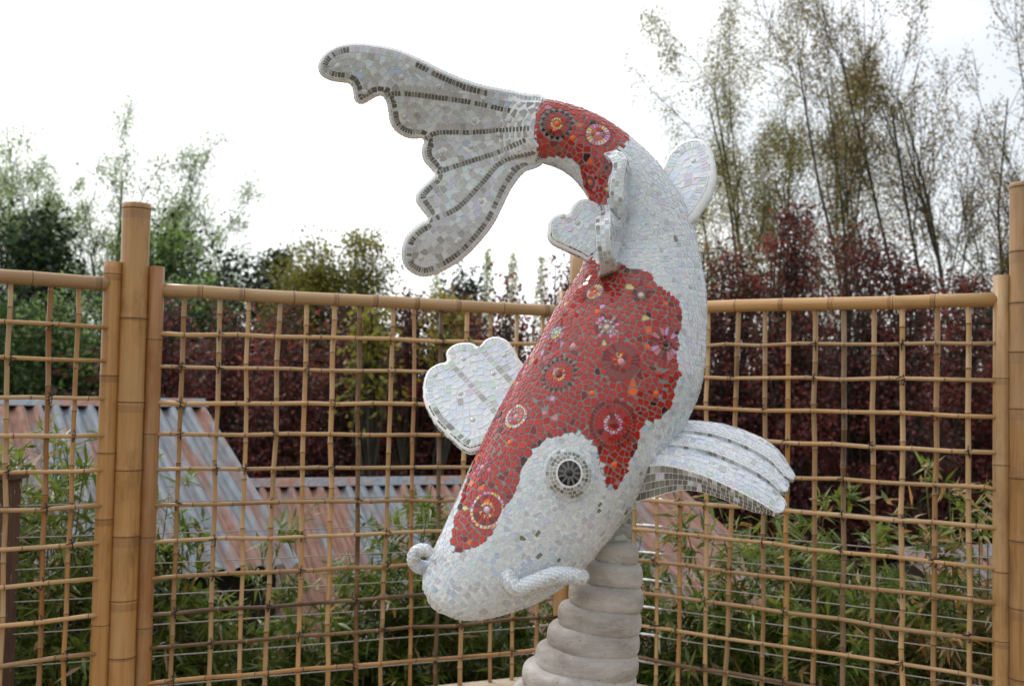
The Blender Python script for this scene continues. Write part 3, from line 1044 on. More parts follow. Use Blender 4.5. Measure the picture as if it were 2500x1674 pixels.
# ------------------------------------------------------------------ koi body
koi_loc = bt + np.array([0, 0, .05])
koi = thing('koi_sculpture', koi_loc, 'diving koi sculpture covered in red and pearly white mosaic tiles', 'sculpture')

ST = [  # centre x, y, side vector x, y, half width, depth ratio, distance
    (1203, 291, .12, -.99, 5, .8, 3.435), (1207, 292, .13, -.99, 36, .8, 3.433), (1220, 295, .16, -.985, 60, .82, 3.43),
    (1242, 299, .20, -.98, 70, .82, 3.425), (1316, 322, .40, -.91, 73, .85, 3.41), (1396, 384, .66, -.75, 82, .88, 3.39),
    (1442, 450, .87, -.48, 96, .9, 3.38), (1470, 538, .98, -.15, 117, .9, 3.365), (1470, 619, 1, .08, 138, .9, 3.345),
    (1452, 718, .97, .25, 167, .9, 3.32), (1420, 827, .92, .38, 190, .88, 3.29), (1360, 940, .88, .47, 193, .86, 3.255),
    (1288, 1055, .80, .58, 188, .84, 3.21), (1212, 1171, .74, .67, 174, .80, 3.16), (1146, 1260, .73, .68, 148, .74, 3.11),
    (1072, 1330, .73, .68, 108, .70, 3.06), (1030, 1362, .73, .68, 80, .68, 3.035), (1011, 1375, .73, .68, 60, .66, 3.02), (1000, 1383, .73, .68, 36, .66, 3.012), (996, 1387, .73, .68, 5, .66, 3.01)]
ST = np.array(ST, float)
chord = np.concatenate([[0], np.cumsum(np.hypot(np.diff(ST[:, 0]), np.diff(ST[:, 1])))])
chord /= chord[-1]

def stations(t):
    c = [pchip(chord, ST[:, k], t) for k in range(7)]
    return c

def body_pt(t, th):
    """surface point of the body; th in radians, 0 = right hand side, pi/2 = towards the deck"""
    t = np.atleast_1d(np.asarray(t, float)); th = np.atleast_1d(np.asarray(th, float))
    cx, cy, px_, py_, hw, hr, dep = stations(np.clip(t, 0, 1))
    l = np.hypot(px_, py_); px_, py_ = px_ / l, py_ / l
    c = CAM + dep[:, None] * (CF + CR * ((cx * ZK - 1250) / FPX)[:, None] + CU * ((837 - cy * ZK) / FPX)[:, None])
    w = CR * px_[:, None] - CU * py_[:, None]
    n = unit(CAM - c)
    w = unit(w - n * (w * n).sum(1, keepdims=True))
    a = hw * ZK / FPX * dep
    return c + w * (a * np.cos(th))[:, None] + n * (a * hr * np.sin(th))[:, None]

NS, NT = 360, 300
tt = np.linspace(0, 1, NS)
# finer rows at the rounded ends
tt = 0.5 - 0.5 * np.cos(np.pi * (0.12 + 0.76 * tt)); tt = (tt - tt[0]) / (tt[-1] - tt[0])
thv = np.linspace(0, 2 * np.pi, NT, endpoint=False)
TT, TH = np.meshgrid(tt, thv, indexing='ij')
BP = body_pt(TT.ravel(), TH.ravel()).reshape(NS, NT, 3)
du = np.gradient(BP, axis=0); dv = (np.roll(BP, -1, 1) - np.roll(BP, 1, 1))
BN = unit(np.cross(du, dv))
ctr = BP.mean(1, keepdims=True)
if ((BP - ctr) * BN).sum(-1).mean() < 0: BN = -BN
BN[0] = BN[2]; BN[-1] = BN[-3]
pxg = to_px(BP.reshape(-1, 3))
PXG = np.stack([pxg[0], pxg[1]], 1).reshape(NS, NT, 2) / ZK
FACE = ((CAM - BP) * BN).sum(-1) > 0

def lookup(x, y):
    d = (PXG[..., 0] - x) ** 2 + (PXG[..., 1] - y) ** 2
    d = np.where(FACE, d, 1e9)
    i = np.unravel_index(np.argmin(d), d.shape)
    return TT[i], TH[i]

surfKD = KDTree(NS * NT)
flatP = BP.reshape(-1, 3); flatN = BN.reshape(-1, 3)
for i, p in enumerate(flatP): surfKD.insert(p, i)
surfKD.balance()
bverts = [Vector(p) for p in flatP]
bfaces = [(i * NT + j, i * NT + (j + 1) % NT, (i + 1) * NT + (j + 1) % NT, (i + 1) * NT + j) for i in range(NS - 1) for j in range(NT)]
bodyBVH = BVHTree.FromPolygons(bverts, bfaces)

def snap(p):
    co, n, i, d = bodyBVH.find_nearest(Vector(p))
    _, k, _ = surfKD.find(co)
    return np.array(co), flatN[k], TT.ravel()[k], TH.ravel()[k]

def chart_poly(vis, pre=(), post_=()):
    out = [(t, math.radians(d)) for t, d in pre]
    for x, y in vis:
        t, th = lookup(x, y)
        if th > math.radians(300): th -= 2 * math.pi
        out.append((t, th))
    out += [(t, math.radians(d)) for t, d in post_]
    out = np.array(out)
    # even, rounded outline
    dn = []
    for i in range(len(out)):
        a, b = out[i], out[(i + 1) % len(out)]
        m = max(3, int(np.hypot((b[0] - a[0]) * 1.9, (b[1] - a[1]) * .2) / .004))
        for q in np.linspace(0, 1, m, endpoint=False): dn.append(a + (b - a) * q)
    dn = np.array(dn)
    for _ in range(2):
        acc = np.zeros_like(dn)
        for k in range(-3, 4): acc += np.roll(dn, k, 0)
        dn = acc / 7
    return dn

def t_at(x, y): return lookup(x, y)[0]

tA = t_at(1440, 330)
RED_A = chart_poly([(1241, 362), (1275, 360), (1308, 363), (1326, 385), (1335, 425), (1347, 456), (1362, 488), (1385, 478), (1402, 440), (1414, 400), (1414, 352), (1428, 340), (1438, 322)],
                   pre=[(-.02, -85), (-.02, 175)], post_=[(tA, -20), (tA - .03, -85)])
B_vis = [(1352, 592), (1380, 610), (1415, 606), (1440, 614), (1488, 619), (1497, 645), (1530, 667), (1555, 686), (1562, 720), (1560, 747), (1546, 775), (1546, 800), (1553, 838), (1557, 860), (1546, 885),
         (1542, 910), (1530, 940), (1500, 964), (1470, 969), (1463, 985), (1465, 1013), (1455, 1035), (1436, 1060), (1430, 1090), (1420, 1112), (1408, 1127), (1393, 1117), (1382, 1097),
         (1376, 1060), (1366, 1030), (1345, 1001), (1310, 989), (1275, 994), (1245, 1009), (1215, 1040), (1196, 1070), (1190, 1100), (1180, 1130), (1150, 1165), (1141, 1190), (1131, 1220),
         (1100, 1245), (1062, 1264), (1041, 1267), (1031, 1250), (1030, 1228), (1041, 1176), (1064, 1105), (1092, 1025), (1114, 978), (1134, 940)]
RED_B = chart_poly(B_vis, pre=(), post_=[(t_at(1190, 855), 205), (t_at(1230, 790), 218), (t_at(1290, 690), 212), (t_at(1340, 605), 196)])

def inpoly(poly, t, th):
    x, y = t, th
    c = False; n = len(poly)
    for i in range(n):
        x1, y1 = poly[i]; x2, y2 = poly[i - 1]
        if (y1 > y) != (y2 > y) and x < (x2 - x1) * (y - y1) / (y2 - y1) + x1: c = not c
    return c
def is_red(t, th):
    i = min(NS - 1, int(np.searchsorted(tt, t))); j = int((th % (2 * math.pi)) / (2 * math.pi) * NT + .5) % NT
    return bool(REDG[i, j])

# red flag over the grid, used for the grout colour
def inpoly_grid(poly, X, Y):
    c = np.zeros(X.shape, bool); n = len(poly)
    for i in range(n):
        x1, y1 = poly[i]; x2, y2 = poly[i - 1]
        if y1 == y2: continue
        m = ((y1 > Y) != (y2 > Y)) & (X < (x2 - x1) * (Y - y1) / (y2 - y1) + x1)
        c ^= m
    return c
REDG = np.zeros(TT.shape, bool)
for q in (0, 2 * math.pi):
    for pl in (RED_A, RED_B): REDG |= inpoly_grid(pl, TT, TH - q)

bidx = [1 if REDG[i, j] else 0 for i in range(NS - 1) for j in range(NT)]
body = build_np('body', flatP, np.array(bfaces), [M['grout_w'], M['grout_r']], parent=koi, idx=bidx, smooth=True)
bm = bmesh.new(); bm.from_mesh(body.data); bmesh.ops.recalc_face_normals(bm, faces=bm.faces); bm.to_mesh(body.data); bm.free()
body['label'] = 'thick curved fish body with red patches on pearly white mosaic'

rg = np.random.default_rng(99)
HW, HR = .0252, .0300               # tile pitch, white and red
btiles = Tiles()
S_pos, S_n, S_m, S_g, S_name, S_d, S_w = [], [], [], [], [], [], []
hsh = Hash(.012)
def seed(p, n, mat, gap, name, mind=None, d=None, wall=None):
    if mind and hsh.near(p, mind): return False
    S_w.append(wall); S_d.append(d); S_pos.append(p); S_n.append(n); S_m.append(mat); S_g.append(gap); S_name.append(name)
    hsh.add(p); return True

# --- eye --------------------------------------------------------------
te, the = lookup(1300, 1080)
eye_c, eye_n, _, _ = snap(body_pt(te, the)[0])
eye_n = unit(eye_n * .8 + unit(CAM - eye_c) * .35 + CU * .05)
EYE_R = .0745
def frame(n):
    e1 = unit(CR - n * (CR @ n)); e2 = np.cross(n, e1)
    return e1, e2
f1, f2 = frame(eye_n)
def eye_pt(r, a):
    q = np.clip(r / EYE_R, 0, 1)
    hgt = .030 * (1 - q ** 2.2) - .006
    return eye_c + r * (f1 * math.cos(a) + f2 * math.sin(a) * 1.08) + eye_n * hgt
eV = []; eF = []
nr_, na_ = 12, 40
for i in range(nr_ + 1):
    for k in range(na_): eV.append(eye_pt(EYE_R * 1.05 * (i + .02) / nr_, 2 * math.pi * k / na_) - eye_n * (.012 if i == nr_ else 0))
for i in range(nr_):
    for k in range(na_):
        k2 = (k + 1) % na_
        eF.append((i * na_ + k, i * na_ + k2, (i + 1) * na_ + k2, (i + 1) * na_ + k))
eF.append(tuple(range(na_))[::-1])
eidx = [1 if f[0] // na_ < 5 else 0 for f in eF[:-1]] + [1]
eye = build('eye', eV, eF, [M['grout_w'], M['grout_k']], parent=koi, idx=eidx, smooth=True)
eye['label'] = 'bulging eye of black glass wedges ringed by grey tiles'
et = Tiles()
def ring_tiles(ts, ptf, r0_, r1_, n, matf, gap, name, rot=0.0, hgt=.0017, tri=False, skew=0.0, jit=.12, ok=None):
    for k in range(n):
        w = 2 * math.pi / n
        a0 = rot + w * k + w * rg.uniform(-jit, jit) * .3; a1 = rot + w * (k + 1) + w * rg.uniform(-jit, jit) * .3
        g0 = gap / max(r0_, .004); g1 = gap / r1_
        if tri:
            q = [ptf(r0_ + gap, a0 + g0), ptf(r0_ + gap, a1 - g0), ptf(r1_ - gap, (a0 + a1) / 2)]
        else:
            q = [ptf(r0_ + gap, a0 + g0), ptf(r0_ + gap, a1 - g0), ptf(r1_ - gap, a1 - g1 + skew), ptf(r1_ - gap, a0 + g1 + skew)]
        q = np.array(q)
        n_ = unit(np.cross(q[1] - q[0], q[2] - q[0]))
        if n_ @ (CAM - q[0]) < 0 and n_ @ (ptf(r1_, a0) - ptf(0.0001, 0)) < 0 or n_ @ ptf.axis < 0: n_ = -n_; q = q[::-1]
        if ok is not None and not ok(q.mean(0)): continue
        ts.add(q, n_, matf(rg) if callable(matf) else matf, hgt, name)
eye_pt.axis = eye_n
ring_tiles(et, eye_pt, .011, .0352, 11, 'black', .0030, 'pupil_wedge')
ring_tiles(et, eye_pt, .0372, .0462, 25, lambda r: r.choice(['grey', 'dark2', 'lgrey', 'blue'], p=[.45, .4, .1, .05]), .0011, 'eye_tile')
ring_tiles(et, eye_pt, .0462, .0560, 27, lambda r: r.choice(['dark', 'dark2', 'grey'], p=[.3, .4, .3]), .0011, 'eye_tile')
ring_tiles(et, eye_pt, .0560, .0655, 29, lambda r: r.choice(['dark2', 'grey', 'lgrey', 'green', 'white'], p=[.25, .2, .2, .15, .2]), .0011, 'eye_tile')
ring_tiles(et, eye_pt, .0655, .0748, 30, lambda r: r.choice(['pearl', 'white', 'lgrey', 'green', 'blue'], p=[.3, .3, .15, .15, .1]), .0011, 'eye_tile')
et.finish(eye, {'pupil_wedge': 99, 'eye_tile': 200})
bead('pupil_bead', eye_pt(0, 0), eye_n, .0095, T['black'], eye)
for rr, gh in ((EYE_R + HW * .5, False), (EYE_R - HW * .5, True)):
    n = int(2 * math.pi * rr / HW)
    for k in range(n):
        a = 2 * math.pi * k / n
        p, nn, _, _ = snap(eye_c + rr * (f1 * math.cos(a) + f2 * 1.08 * math.sin(a)))
        seed(p, nn, None if gh else pick_white(rg), .0011, 'white_tile', None, -f1 * math.sin(a) + f2 * math.cos(a))
# inner ghosts so that nothing is tiled beneath the eye
for rr in (.05, .034, .017, .0):
    for k in range(max(1, int(2 * math.pi * rr / .016))):
        a = k * .016 / max(rr, .01)
        p, nn, _, _ = snap(eye_c + rr * (f1 * math.cos(a) + f2 * math.sin(a)))
        seed(p, nn, None, 0, '')

def border_rows(which):
  for pl in (RED_A, RED_B):
      dense = []
      for i in range(len(pl)):
          a, b = pl[i], pl[(i + 1) % len(pl)]
          for q in np.linspace(0, 1, 4, endpoint=False): dense.append(a + (b - a) * q)
      dense = np.array(dense)
      ok = (dense[:, 0] > .003)
      P3 = body_pt(np.clip(dense[:, 0], 0, 1), dense[:, 1])
      P3, ok = P3[ok], ok[ok]
      seg = np.linalg.norm(np.diff(P3, axis=0), axis=1); cum = np.concatenate([[0], np.cumsum(seg)])
      for side_row, pitch_ in which:
          s = pitch_ * .5
          while s < cum[-1] - pitch_ * .5:
              k = np.searchsorted(cum, s) - 1
              k = max(0, min(k, len(P3) - 2))
              f = (s - cum[k]) / max(seg[k], 1e-6)
              p = P3[k] + (P3[k + 1] - P3[k]) * f
              tan = unit(P3[min(k + 6, len(P3) - 1)] - P3[max(k - 5, 0)])
              co, n, t0, th0 = snap(p)
              sd_ = unit(np.cross(n, tan))
              # which way is red
              q1 = snap(co + sd_ * .013)
              if not is_red(q1[2], q1[3]): sd_ = -sd_
              off = {1: HW * .47, -1: -HW * .47, -2: -HW * 1.42, -3: -HW * 2.38}[side_row]
              p2, n2, t2, th2 = snap(co + sd_ * off)
              red = is_red(t2, th2)
              if red == (side_row > 0):
                  w = pick_red(rg) if red else pick_white(rg)
                  if red and rg.random() < .16: w = rg.choice(['dred', 'maroon', 'dred'])
                  seed(p2, n2, w, .0018 if red else .0011, 'red_tile' if red else 'white_tile', HW * (.55 if abs(side_row) == 1 else .8), tan, ((-sd_ if side_row > 0 else sd_), HW * .47) if abs(side_row) == 1 else None)
              s += pitch_ * rg.uniform(.82, 1.15)

border_rows(((1, HR * .95), (-1, HW)))
# --- medallions --------------------------------------------------------
MED = [  # photo x, y, radius (m), centre bead, rings (r0,r1,count,material picker,triangle)
    (1514.6, 884, .058, 'pinkb', [(.24, .46, 14, ['orange', 'red2', 'dull'], 0), (.46, 1.0, 26, ['dull', 'dred', 'dull'], 0)]),
    (1497.8, 1033.5, .072, 'dred', [(.14, .24, 8, ['orange', 'red2'], 0), (.24, .42, 17, ['irid', 'lilac', 'green', 'pinkish'], 0), (.42, .80, 30, ['red', 'red', 'dred'], 0), (.80, 1.0, 36, ['dred', 'dred', 'red'], 0)]),
    (1364, 914, .056, 'dred', [(.22, .40, 15, ['yellow', 'yellow', 'cream'], 0), (.40, .80, 20, ['dull', 'dull', 'red'], 0), (.80, 1.12, 20, ['maroon', 'maroon', 'dred'], 1)]),
    (1624, 838, .054, 'maroon', [(.25, .45, 12, ['maroon', 'black', 'dull'], 0), (.45, .95, 18, ['irid', 'rose', 'dred', 'dull'], 0)]),
    (1483, 799, .040, 'cream', [(.34, .62, 14, ['rose', 'dull', 'lgrey'], 0), (.62, 1.0, 18, ['rose', 'irid', 'dull', 'dred'], 0)]),
    (1566, 721, .028, 'cream', [(.40, 1.0, 15, ['dred', 'dull', 'maroon'], 0)]),
    (1451, 714, .046, 'orange', [(.20, .60, 14, ['yellow', 'cream', 'rose'], 0), (.6, 1.0, 22, ['dull', 'dred', 'dull'], 0)]),
    (1258, 1016, .040, 'pinkb', [(.32, .66, 11, ['red2', 'orange', 'rose'], 0), (.72, 1.0, 21, ['white', 'yellow', 'white', 'cream'], 0)]),
    (1188, 1246, .054, 'lilacb', [(.26, .46, 13, ['yellow', 'yellow'], 0), (.46, .82, 18, ['dred', 'dred', 'red'], 0), (.82, 1.02, 24, ['yellow', 'pinkish', 'irid', 'yellow'], 0)]),
    (1359, 812, .038, 'green', [(.24, .6, 10, ['green', 'yellow', 'irid'], 0), (.6, 1.0, 18, ['dull', 'rose', 'dull'], 0)]),
    (1176, 1140, .042, 'pinkb', [(.22, .6, 12, ['rose', 'red', 'dull'], 0), (.6, 1.0, 16, ['red', 'rose', 'dull'], 0)]),
    (1358.5, 301, .050, 'orange', [(.22, .42, 12, ['yellow', 'cream', 'yellow'], 0), (.42, .84, 18, ['dull', 'dull', 'dred'], 0), (.84, 1.15, 16, ['maroon', 'black', 'maroon'], 1)]),
    (1461, 328, .046, 'pinkb', [(.24, .46, 12, ['dull', 'maroon', 'orange'], 0), (.46, .85, 20, ['yellow', 'irid', 'cream', 'rose'], 0), (.85, 1.0, 24, ['dull', 'dred'], 0)]),
    (1440, 445, .034, 'orange', [(.30, .62, 10, ['maroon', 'dull'], 0), (.62, 1.0, 15, ['dred', 'rose'], 0)]),
]
# quiet all-white rosette on the flank
MED.append((1603, 547, .040, 'white', [(.2, .55, 16, ['white', 'pearl'], 0), (.55, 1.0, 26, ['white', 'pearl', 'lgrey'], 0)]))
RINGS = []
for mx_, my_, R_, bd, rings in MED:
    t, th = lookup(mx_ / ZK, my_ / ZK)
    c, n, _, _ = snap(body_pt(t, th)[0])
    g1_, g2_ = frame(n)
    def mpt(r, a, c=c, n=n, g1_=g1_, g2_=g2_):
        p, _, _, _ = snap(c + r * (g1_ * math.cos(a) + g2_ * math.sin(a)))
        return p
    mpt.axis = n
    rot = rg.uniform(0, 6.28)
    red0 = is_red(t, th)
    for q0, q1, cnt, ms, tri in rings:
        ring_tiles(btiles, mpt, q0 * R_, q1 * R_, cnt, (lambda r, ms=ms: r.choice(ms)), .0011, 'rosette_tile', rot, .0017, bool(tri), ok=(lambda m_, red0=red0: is_red(*snap(m_)[2:4]) == red0))
    bead('rosette_bead', c, n, max(.0085, R_ * .19), T[bd], body)
    Ro = R_ * max(q[1] for q in rings)
    red = is_red(t, th)
    pitch_ = HR if red else HW
    for rr, gh in ((Ro + pitch_ * .5, False), (Ro - pitch_ * .5, True)):
        n_k = max(5, int(2 * math.pi * rr / (pitch_ * (1 if not gh else .6))))
        for k in range(n_k):
            a = 2 * math.pi * k / n_k + rot
            p, nn, t2, th2 = snap(c + rr * (g1_ * math.cos(a) + g2_ * math.sin(a)))
            if gh:
                if is_red(t2, th2) == red: seed(p, nn, None, 0, '')
            else:
                if is_red(t2, th2) == red:
                    seed(p, nn, pick_red(rg) if red else pick_white(rg), .0018 if red else .0011, 'red_tile' if red else 'white_tile', pitch_ * .72, -g1_ * math.sin(a) + g2_ * math.cos(a))
    seed(c, n, None, 0, '')
    RINGS.append((c, g1_, g2_, Ro, pitch_, red, rot))

# --- single beads in the red field ---------------------------------------
C3 = lambda x, y: (1100 + x / 2.3758, 640 + y / 2.3758)
BEADS = [(855, 287, 'orange'), (962, 297, 'orange'), (708, 480, 'pinkb'), (1108, 510, 'pinkb'), (818, 758, 'orange'), (1185, 765, 'orange'), (550, 873, 'rose'), (660, 962, 'cream'), (340, 1050, 'orange'), (952, 1170, 'orange'), (385, 705, 'pinkb'), (1135, 60, 'red2'), (45, 1480, 'orange'), (1200, 655, 'red2')]
BEADS = [(*C3(x, y), m) for x, y, m in BEADS] + [(1260 + 422 / 3.0154, 220 + 355 / 3.0154, 'orange'), (1260 + 192 / 3.0154, 220 + 416 / 3.0154, 'red2'), (1260 + 552 / 3.0154, 220 + 566 / 3.0154, 'orange'), (980 + 358 / 2.703, 1000 + 925 / 2.703, 'dred')]
for x, y, m in BEADS:
    t, th = lookup(x / ZK, y / ZK)
    p, n, _, _ = snap(body_pt(t, th)[0])
    if seed(p, n, None, 0, '', .012): bead('glass_bead', p, n, .0098, T[m], body)

border_rows(((-2, HW), (-3, HW)))
# further rows of tiles laid in circles round the rosettes
for mult in (1.48, 2.45, 3.4):
    for c, g1_, g2_, Ro, pitch_, red, rot in RINGS:
        if not red and mult > 2: continue
        rr = Ro + pitch_ * mult; n_k = int(2 * math.pi * rr / (pitch_ * .98))
        for k in range(n_k):
            a = 2 * math.pi * (k + .5 * (mult > 2)) / n_k + rot
            p, nn, t2, th2 = snap(c + rr * (g1_ * math.cos(a) + g2_ * math.sin(a)))
            if np.linalg.norm(p - c) < rr * .9: continue
            if is_red(t2, th2) == red:
                seed(p, nn, pick_red(rg) if red else pick_white(rg), .0018 if red else .0011, 'red_tile' if red else 'white_tile', pitch_ * .80, -g1_ * math.sin(a) + g2_ * math.cos(a))

# --- fill the remainder in rows round the body -----------------------------
def fill(pitch_w, pitch_r, mind):
    cen = np.stack(stations(np.linspace(0, 1, 400))[:2], 1)
    t = 0.004
    L = chord_len
    while t < .999:
        n = 420
        th_ = np.linspace(0, 2 * np.pi, n + 1)
        ring = body_pt(np.full(n + 1, t), th_)
        sg = np.linalg.norm(np.diff(ring, axis=0), axis=1); cu = np.concatenate([[0], np.cumsum(sg)])
        s = rg.uniform(0, pitch_w)
        while s < cu[-1]:
            th0 = np.interp(s, cu, th_)
            tj = min(.999, max(.001, t + rg.normal(0, .05) * pitch_w / L))
            red = is_red(tj, th0)
            pt = body_pt(tj, th0)[0]
            i = np.argmin(np.abs(tt - tj)); j = int(th0 / (2 * np.pi) * NT) % NT
            pitch_ = pitch_r if red else pitch_w
            # the hidden back can be coarser
            seed(pt, BN[i, j], pick_red(rg) if red else pick_white(rg), .0018 if red else .0011, 'red_tile' if red else 'white_tile', pitch_ * mind, unit(np.array(ring[int(min(s / cu[-1], .99) * n) + 1]) - ring[int(min(s / cu[-1], .99) * n)]))
            s += pitch_ * rg.uniform(.80, 1.15)
        t += pitch_w * .97 / L
chord_len = np.linalg.norm(np.diff(BP.mean(1), axis=0), axis=1).sum()
fill(HW, HR, .80)
fill(HW * .55, HR * .55, .80)
voronoi_tiles(btiles, S_pos, S_n, S_m, S_g, S_name, HW, rg, dirs=S_d, walls=S_w)
btiles.finish(body, {'red_tile': 300, 'white_tile': 300, 'rosette_tile': 300})
print('body tiles', len(btiles.items))
# ------------------------------------------------------------------ fins cut as thick plates
def closed_spline(pts, step):
    pts = np.array(pts, float); n = len(pts); out = []
    for i in range(n):
        p0, p1, p2, p3 = pts[i - 1], pts[i], pts[(i + 1) % n], pts[(i + 2) % n]
        m = max(2, int(np.linalg.norm(p2 - p1) / step))
        for t in np.linspace(0, 1, m, endpoint=False):
            out.append(.5 * ((2 * p1) + (-p0 + p2) * t + (2 * p0 - 5 * p1 + 4 * p2 - p3) * t**2 + (-p0 + 3 * p1 - 3 * p2 + p3) * t**3))
    return np.array(out)

def open_spline(pts, n):
    pts = np.array(pts, float)
    e = np.vstack([2 * pts[0] - pts[1], pts, 2 * pts[-1] - pts[-2]])
    out = []
    m = len(pts) - 1
    for u in np.linspace(0, m, n):
        i = min(int(u), m - 1); t = u - i
        p0, p1, p2, p3 = e[i], e[i + 1], e[i + 2], e[i + 3]
        out.append(.5 * ((2 * p1) + (-p0 + p2) * t + (2 * p0 - 5 * p1 + 4 * p2 - p3) * t**2 + (-p0 + 3 * p1 - 3 * p2 + p3) * t**3))
    return np.array(out)

def resample(P, step, closed=False, jit=0.0, rg=None):
    P = np.array(P)
    if closed: P = np.vstack([P, P[:1]])
    sg = np.linalg.norm(np.diff(P, axis=0), axis=1); cu = np.concatenate([[0], np.cumsum(sg)])
    n = max(2, int(round(cu[-1] / step)))
    s = (np.arange(n) + .5) * cu[-1] / n
    if jit: s = s + rg.uniform(-jit, jit, n) * step
    return np.stack([np.interp(s, cu, P[:, k]) for k in range(P.shape[1])], 1)

def inside2(poly, P):
    return inpoly_grid(poly, P[:, 0], P[:, 1])

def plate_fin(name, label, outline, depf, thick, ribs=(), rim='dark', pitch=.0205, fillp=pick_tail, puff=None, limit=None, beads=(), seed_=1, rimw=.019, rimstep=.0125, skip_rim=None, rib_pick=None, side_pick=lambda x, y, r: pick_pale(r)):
    rg = np.random.default_rng(seed_)
    O = closed_spline(outline, 5.0)
    area = .5 * np.sum(O[:, 0] * np.roll(O[:, 1], -1) - np.roll(O[:, 0], -1) * O[:, 1])
    if area < 0: O = O[::-1]
    tan = np.roll(O, -1, 0) - np.roll(O, 1, 0); tan = tan / np.linalg.norm(tan, axis=1, keepdims=True)
    inn = np.stack([-tan[:, 1], tan[:, 0]], 1)          # points inwards for positive area
    # soften the inset direction in tight notches
    for _ in range(2): inn = inn + .5 * (np.roll(inn, 1, 0) + np.roll(inn, -1, 0)); inn /= np.linalg.norm(inn, axis=1, keepdims=True)
    d0 = depf(O[:, 0].mean(), O[:, 1].mean())
    zpm = FPX / d0 / ZK                               # outline units per metre
    def mid(x, y): return PZ(x, y, depf(x, y))
    def nrm(x, y):
        e = 3.0
        n = np.cross(mid(x + e, y) - mid(x - e, y), mid(x, y + e) - mid(x, y - e))
        n = unit(n)
        return n if n @ (CAM - mid(x, y)) > 0 else -n
    hf = (lambda x, y: thick / 2 + (puff(x, y) if puff else 0))
    def front(x, y, s=1): return mid(x, y) + nrm(x, y) * hf(x, y) * s
    V = []; F = []
    phis = [90, 62, 34, 8, -8, -34, -62, -90]
    N = len(O); ht0 = thick / 2
    loops = []
    for ph in phis:
        c_, s_ = math.cos(math.radians(ph)), math.sin(math.radians(ph))
        Q = O + inn * (ht0 * (1 - c_) * zpm)
        loops.append(Q)
        for x, y in Q: V.append(mid(x, y) + nrm(x, y) * hf(x, y) * s_)
    for k in range(len(phis) - 1):
        for i in range(N):
            i2 = (i + 1) % N
            F.append((k * N + i, k * N + i2, (k + 1) * N + i2, (k + 1) * N + i))
    Q = loops[0]
    gx_, gy_ = np.meshgrid(np.arange(O[:, 0].min(), O[:, 0].max(), 11), np.arange(O[:, 1].min(), O[:, 1].max(), 11))
    G = np.stack([gx_.ravel(), gy_.ravel()], 1); G = G[inside2(Q, G)]
    G = np.array([g for g in G if np.min(np.hypot(*(Q - g).T)) > 6])
    allv = [Vector(q) for q in Q] + [Vector(g) for g in G]
    ed = [(i, (i + 1) % N) for i in range(N)]
    vo, eo, fo, *_ = delaunay_2d_cdt(allv, ed, [], 1, 1e-4)
    for s in (1, -1):
        b0 = len(V)
        for v in vo: V.append(front(v[0], v[1], s))
        for f in fo: F.append(tuple(b0 + i for i in (f if s > 0 else f[::-1])))
    o = build(name, V, F, M['grout_w'], parent=koi, smooth=True)
    me = o.data
    bm = bmesh.new(); bm.from_mesh(me); bmesh.ops.remove_doubles(bm, verts=bm.verts, dist=.0004); bmesh.ops.recalc_face_normals(bm, faces=bm.faces); bm.to_mesh(me); bm.free()
    o['label'] = label
    ts = Tiles()
    # ---- rounded edge: quads in two bands
    for p0_, p1_ in ((84, 8), (-8, -84)):
        s = 0
        step = max(1, int(round(rimstep * zpm / 5)))
        cu = np.concatenate([[0], np.cumsum(np.hypot(*(np.roll(O, -1, 0) - O).T))])
        nT = int(cu[-1] / (rimstep * 1.15 * zpm))
        cuts = (np.arange(nT) + rg.uniform(-.15, .15, nT)) / nT * cu[-1]
        Oc = np.vstack([O, O[:1]]); Ic = np.vstack([inn, inn[:1]])
        for k in range(nT):
            a0, a1 = cuts[k], cuts[(k + 1) % nT] + (cu[-1] if k == nT - 1 else 0)
            g = .0011 * zpm; a0 += g; a1 -= g
            if a1 <= a0: continue
            q = []
            for a, ph in ((a0, p0_), (a1, p0_), (a1, p1_), (a0, p1_)):
                a = a % cu[-1]
                ox, oy = np.interp(a, cu, Oc[:, 0]), np.interp(a, cu, Oc[:, 1]); ix, iy = np.interp(a, cu, Ic[:, 0]), np.interp(a, cu, Ic[:, 1])
                c_, s_ = math.cos(math.radians(ph)), math.sin(math.radians(ph))
                x, y = ox + ix * ht0 * (1 - c_) * zpm, oy + iy * ht0 * (1 - c_) * zpm
                q.append(mid(x, y) + nrm(x, y) * hf(x, y) * s_)
            q = np.array(q); n = unit(np.cross(q[1] - q[0], q[2] - q[0]))
            if max(np.linalg.norm(q[1] - q[0]), np.linalg.norm(q[2] - q[3])) > rimstep * 1.4 or min(np.linalg.norm(q[1] - q[0]), np.linalg.norm(q[2] - q[3])) < rimstep * .3: continue
            mc = mid(np.interp((a0 + 1) % cu[-1], cu, Oc[:, 0]) + 8 * np.interp(a0 % cu[-1], cu, Ic[:, 0]), np.interp(a0 % cu[-1], cu, Oc[:, 1]) + 8 * np.interp(a0 % cu[-1], cu, Ic[:, 1]))
            if n @ (q.mean(0) - mc) < 0: n = -n; q = q[::-1]
            if n @ unit(q.mean(0) - mc) < .35: continue
            dn = O[min(int(np.searchsorted(cu, a0)), N - 1)]
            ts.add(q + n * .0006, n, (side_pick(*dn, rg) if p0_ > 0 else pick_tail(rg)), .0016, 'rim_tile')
    # ---- faces
    pos, nn, mats, gaps, names, dirs = [], [], [], [], [], []
    hs = Hash(10.0)
